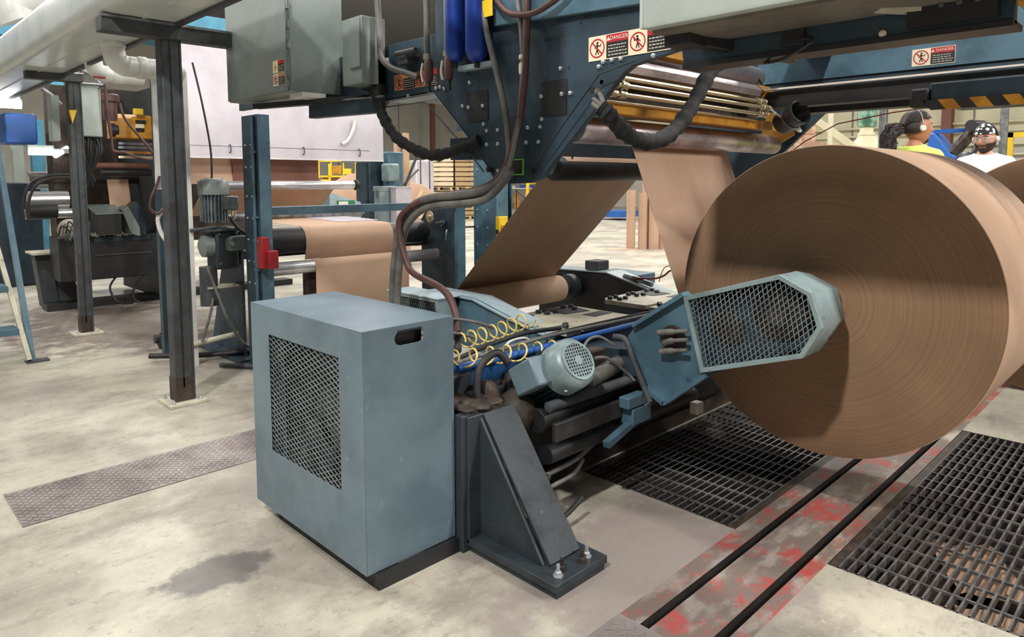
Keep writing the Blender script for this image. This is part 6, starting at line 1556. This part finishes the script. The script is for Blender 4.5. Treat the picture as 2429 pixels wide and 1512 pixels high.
def person(label, loc, yaw, head_yaw, head_tilt, height, skin, shirt, hair_kind):
    """yaw: direction the body faces (0 = +y).  Built upright, feet on the floor."""
    k = height / 1.75
    t_ = thing('person', label, 'person', loc); W_ = Matrix.Translation(loc) @ Matrix.Rotation(yaw, 4, 'Z') @ Matrix.Scale(k, 4)
    J = [(0, 0, .95), (0, 0, 1.12), (0, .01, 1.28), (0, 0, 1.42), (0, .005, 1.50), (0, .02, 1.57)]
    E_ = [(0, 1), (1, 2), (2, 3), (3, 4), (4, 5)]; R_ = [(.155, .11), (.14, .105), (.165, .115), (.13, .085), .06, .055]
    for s_ in (1, -1):
        b_ = len(J)
        J += [(s_ * .16, 0, 1.41), (s_ * .205, 0, 1.36), (s_ * .235, -.01, 1.12), (s_ * .24, .06, .90), (s_ * .235, .09, .82)]
        E_ += [(3, b_), (b_, b_ + 1), (b_ + 1, b_ + 2), (b_ + 2, b_ + 3), (b_ + 3, b_ + 4)]; R_ += [.075, .06, .047, .034, .03]
        h0 = len(J)
        for q, (dx, dl) in enumerate(((.02, .075), (.008, .085), (-.005, .08), (-.017, .068))):
            i0 = len(J); J += [(s_ * .235 + s_ * 0, .10 + dx, .78), (s_ * .232, .105 + dx * 1.2, .78 - dl * .55), (s_ * .222, .105 + dx * 1.2, .78 - dl)]
            E_ += [(h0 - 1, i0), (i0, i0 + 1), (i0 + 1, i0 + 2)]; R_ += [.011, .0095, .008]
        i0 = len(J); J += [(s_ * .222, .125, .79), (s_ * .21, .145, .755)]; E_ += [(h0 - 1, i0), (i0, i0 + 1)]; R_ += [.012, .009]
        l_ = len(J); J += [(s_ * .095, 0, .88), (s_ * .105, .01, .50), (s_ * .11, -.02, .10), (s_ * .11, .02, .045), (s_ * .12, .14, .035)]
        E_ += [(0, l_), (l_, l_ + 1), (l_ + 1, l_ + 2), (l_ + 2, l_ + 3), (l_ + 3, l_ + 4)]; R_ += [.095, .062, .042, .045, .035]
    bm_me = skin_body(J, E_, R_)
    Hm = Matrix.Translation((0, .03, 1.645)) @ Matrix.Rotation(head_yaw, 4, 'Z') @ Matrix.Rotation(head_tilt, 4, 'X')
    bm = bmesh.new(); bm.from_mesh(bm_me)
    hv = [bm.verts.new(Hm @ v) for v in HV]
    for f in HF:
        try: bm.faces.new([hv[i] for i in f])
        except ValueError: pass
    # ears
    for s_ in (1, -1):
        e = bmesh.ops.create_uvsphere(bm, u_segments=10, v_segments=8, radius=1.0, matrix=Hm @ Matrix.Translation((s_ * .077, -.008, -.005)) @ Matrix.Rotation(s_ * .3, 4, 'Z') @ Matrix.Diagonal((.010, .021, .032, 1)))
    bmesh.ops.remove_doubles(bm, verts=bm.verts, dist=1e-5); bmesh.ops.recalc_face_normals(bm, faces=bm.faces)
    me = bpy.data.meshes.new('body'); bm.to_mesh(me); bm.free(); me.materials.append(skin); me.shade_smooth()

    def shell(name, test, off, mat_, src=None):
        b2 = bmesh.new(); b2.from_mesh(src or me); b2.normal_update()
        kill = [f for f in b2.faces if not test(f.calc_center_median())]
        bmesh.ops.delete(b2, geom=kill, context='FACES')
        for v in b2.verts: v.co += v.normal * off
        bmesh.ops.solidify(b2, geom=b2.faces[:], thickness=-.004)
        r_ = bpy.data.meshes.new(name); b2.to_mesh(r_); b2.free(); r_.materials.append(mat_); r_.shade_smooth(); r_.transform(W_)
        return ob(name, r_, None, t_)
    arm = lambda p: abs(p.x) > .17
    shell('shirt', lambda p: .92 < p.z < 1.505 and (not arm(p) or p.z > 1.16), .012, shirt)
    shell('trousers', lambda p: .09 < p.z <= .97 and not (arm(p) and p.z > .6 and abs(p.x) > .2), .009, m_jean)
    shell('shoes', lambda p: p.z <= .10, .006, m_black)
    hm = bpy.data.meshes.new('h'); hm.from_pydata([Hm @ v for v in HV], [], HF); Hi = Hm.inverted()
    def hs(name, test, off, mat_): return shell(name, lambda p: test(Hi @ p), off, mat_, hm)
    def hp(name, mb, mat_, sm=50): return ob(name, mb.xf(W_ @ Hm), mat_, t_, smooth=sm)
    if hair_kind == 'ponytail':
        hs('hair', lambda q: (q.z > .062 - max(0, -q.y) * 1.0 and q.y < .075) or q.z > .085 or (q.y < -.02 and q.z > -.035), .012, m_hair)
        cu = MB()
        for i in range(95):
            a = random.uniform(0, 2 * PI); r_ = random.uniform(0, .07); ln = random.uniform(.08, .20)
            st_ = Vector((math.cos(a) * r_ * .5, -.12, .0 + math.sin(a) * r_ * .5)); pts = []
            for j in range(7):
                q = j / 6; pts.append(st_ + Vector((math.cos(a) * r_ * 1.3 * q + .012 * math.sin(q * 14 + i), -.075 * math.sin(q * 2.4) - .03 * q + .010 * math.cos(q * 13 + i), -ln * q * q + math.sin(a) * r_ * q)))
            cu.tube(pts, .0095, 5, 2)
        hp('ponytail', cu, m_hair)
        hp('hair_tie', MB().lathe([(.03, 0), (.034, .01), (.03, .02)], (0, -.125, .0), (0, -1, -.3), 14), m_ghose)
        st_ = MB()
        for i in range(26):
            a = -1.3 + 2.6 * i / 25
            pts = [(.075 * math.sin(a * 1.0) * 1.05, .052 * math.cos(a * .9) - .0, .07 + .042 * math.cos(a)), (.088 * math.sin(a), .0 - .02, .118 * math.cos(a) * .95 + .02), (.07 * math.sin(a), -.085, .07 * math.cos(a) + .03), (.012 * math.sin(a), -.125, .0)]
            st_.tube(pts, .007, 5, 4)
        hp('hair_strands', st_, m_hair)
        hs('beard', lambda q: q.y > .05 and q.z < -.086 and abs(q.x) < .028, .005, m_beard)
    else:
        hs('bandana', lambda q: q.z > .046 - max(0, -q.y) * .9, .008, dots_material())
        hp('bandana_knot', MB().sph((0, -.115, -.03), (.025, .02, .02)).bar((0, -.115, -.03), (.03, -.13, -.10), .03, .006).bar((0, -.115, -.03), (-.03, -.13, -.09), .03, .006), m_black)
        hs('beard', lambda q: q.y > -.015 and (q.z < -.072 or (q.z < -.034 and abs(q.x) > .036) or (-.056 < q.z < -.043 and abs(q.x) < .036)) and q.z < .0, .008, m_beard)
        gl = MB()
        for s_ in (1, -1):
            gl.tube([(s_ * .075, .0, .014), (s_ * .072, .05, .014), (s_ * .06, .094, .014)], .0028, 6, 3)
        hp('glasses_temple', gl, m_white)
        lens = MB()
        for s_ in (1, -1):
            lens.add([(s_ * .006, .112, .028), (s_ * .06, .096, .026), (s_ * .064, .088, -.012), (s_ * .03, .106, -.02), (s_ * .008, .114, -.004)], [(0, 1, 2, 3, 4)])
        hp('safety_lenses', lens, m_lens)
        fr_ = MB(); fr_.tube([(-.062, .093, .027), (-.03, .106, .029), (0, .114, .027), (.03, .106, .029), (.062, .093, .027)], .0022, 6, 3)
        hp('glasses_brow', fr_, m_black)
    for s_ in (1, -1):
        e_ = MB().sph((s_ * .031, .073, .008), .0125, 14, 10); hp('eye', e_, m_eye)
        hp('eyelid', MB().sph((s_ * .031, .0735, .0135), (.0135, .0125, .0095), 12, 8), skin)
        hp('iris', MB().sph((s_ * .031, .0838, .004), (.0055, .003, .0055), 10, 8), m_iris)
        hp('eyebrow', MB().tube([(s_ * .014, .094, .028), (s_ * .032, .092, .033), (s_ * .05, .08, .028)], .0035, 6, 3), m_hair)
    hp('lips', MB().tube([(-.02, .088, -.060), (0, .0965, -.057), (.02, .088, -.060)], .0045, 8, 4), m_lip)
    # ear protection headband
    hb = MB(); hb.tube([(.094 * math.cos(a), -.008, .0 + .135 * math.sin(a)) for a in [PI * i / 12 for i in range(13)]], .006, 8, 3)
    head = hp('headband', hb, m_steel if hair_kind == 'ponytail' else m_black)
    for s_ in (1, -1):
        hp('ear_cup', MB().lathe([(.018, 0), (.023, .005), (.023, .014), (.018, .02)], (s_ * .082, -.008, -.004), (s_, 0, 0), 20), m_white, 40)
    me.transform(W_); ob('body', me, None, t_)
    return t_


person('worker with a dark curly ponytail, silver headphones and a lime shirt, in profile', (5.95, 1.645, 0), -PI / 2 - .45, -.35, .05, 1.80, m_skin, m_lime, 'ponytail')
person('bearded worker in a white shirt, dotted bandana and safety glasses, eyes lowered', (7.35, 1.455, 0), PI / 2 + .05, -.22, -.14, 1.765, m_skin2, m_tee, 'bandana')
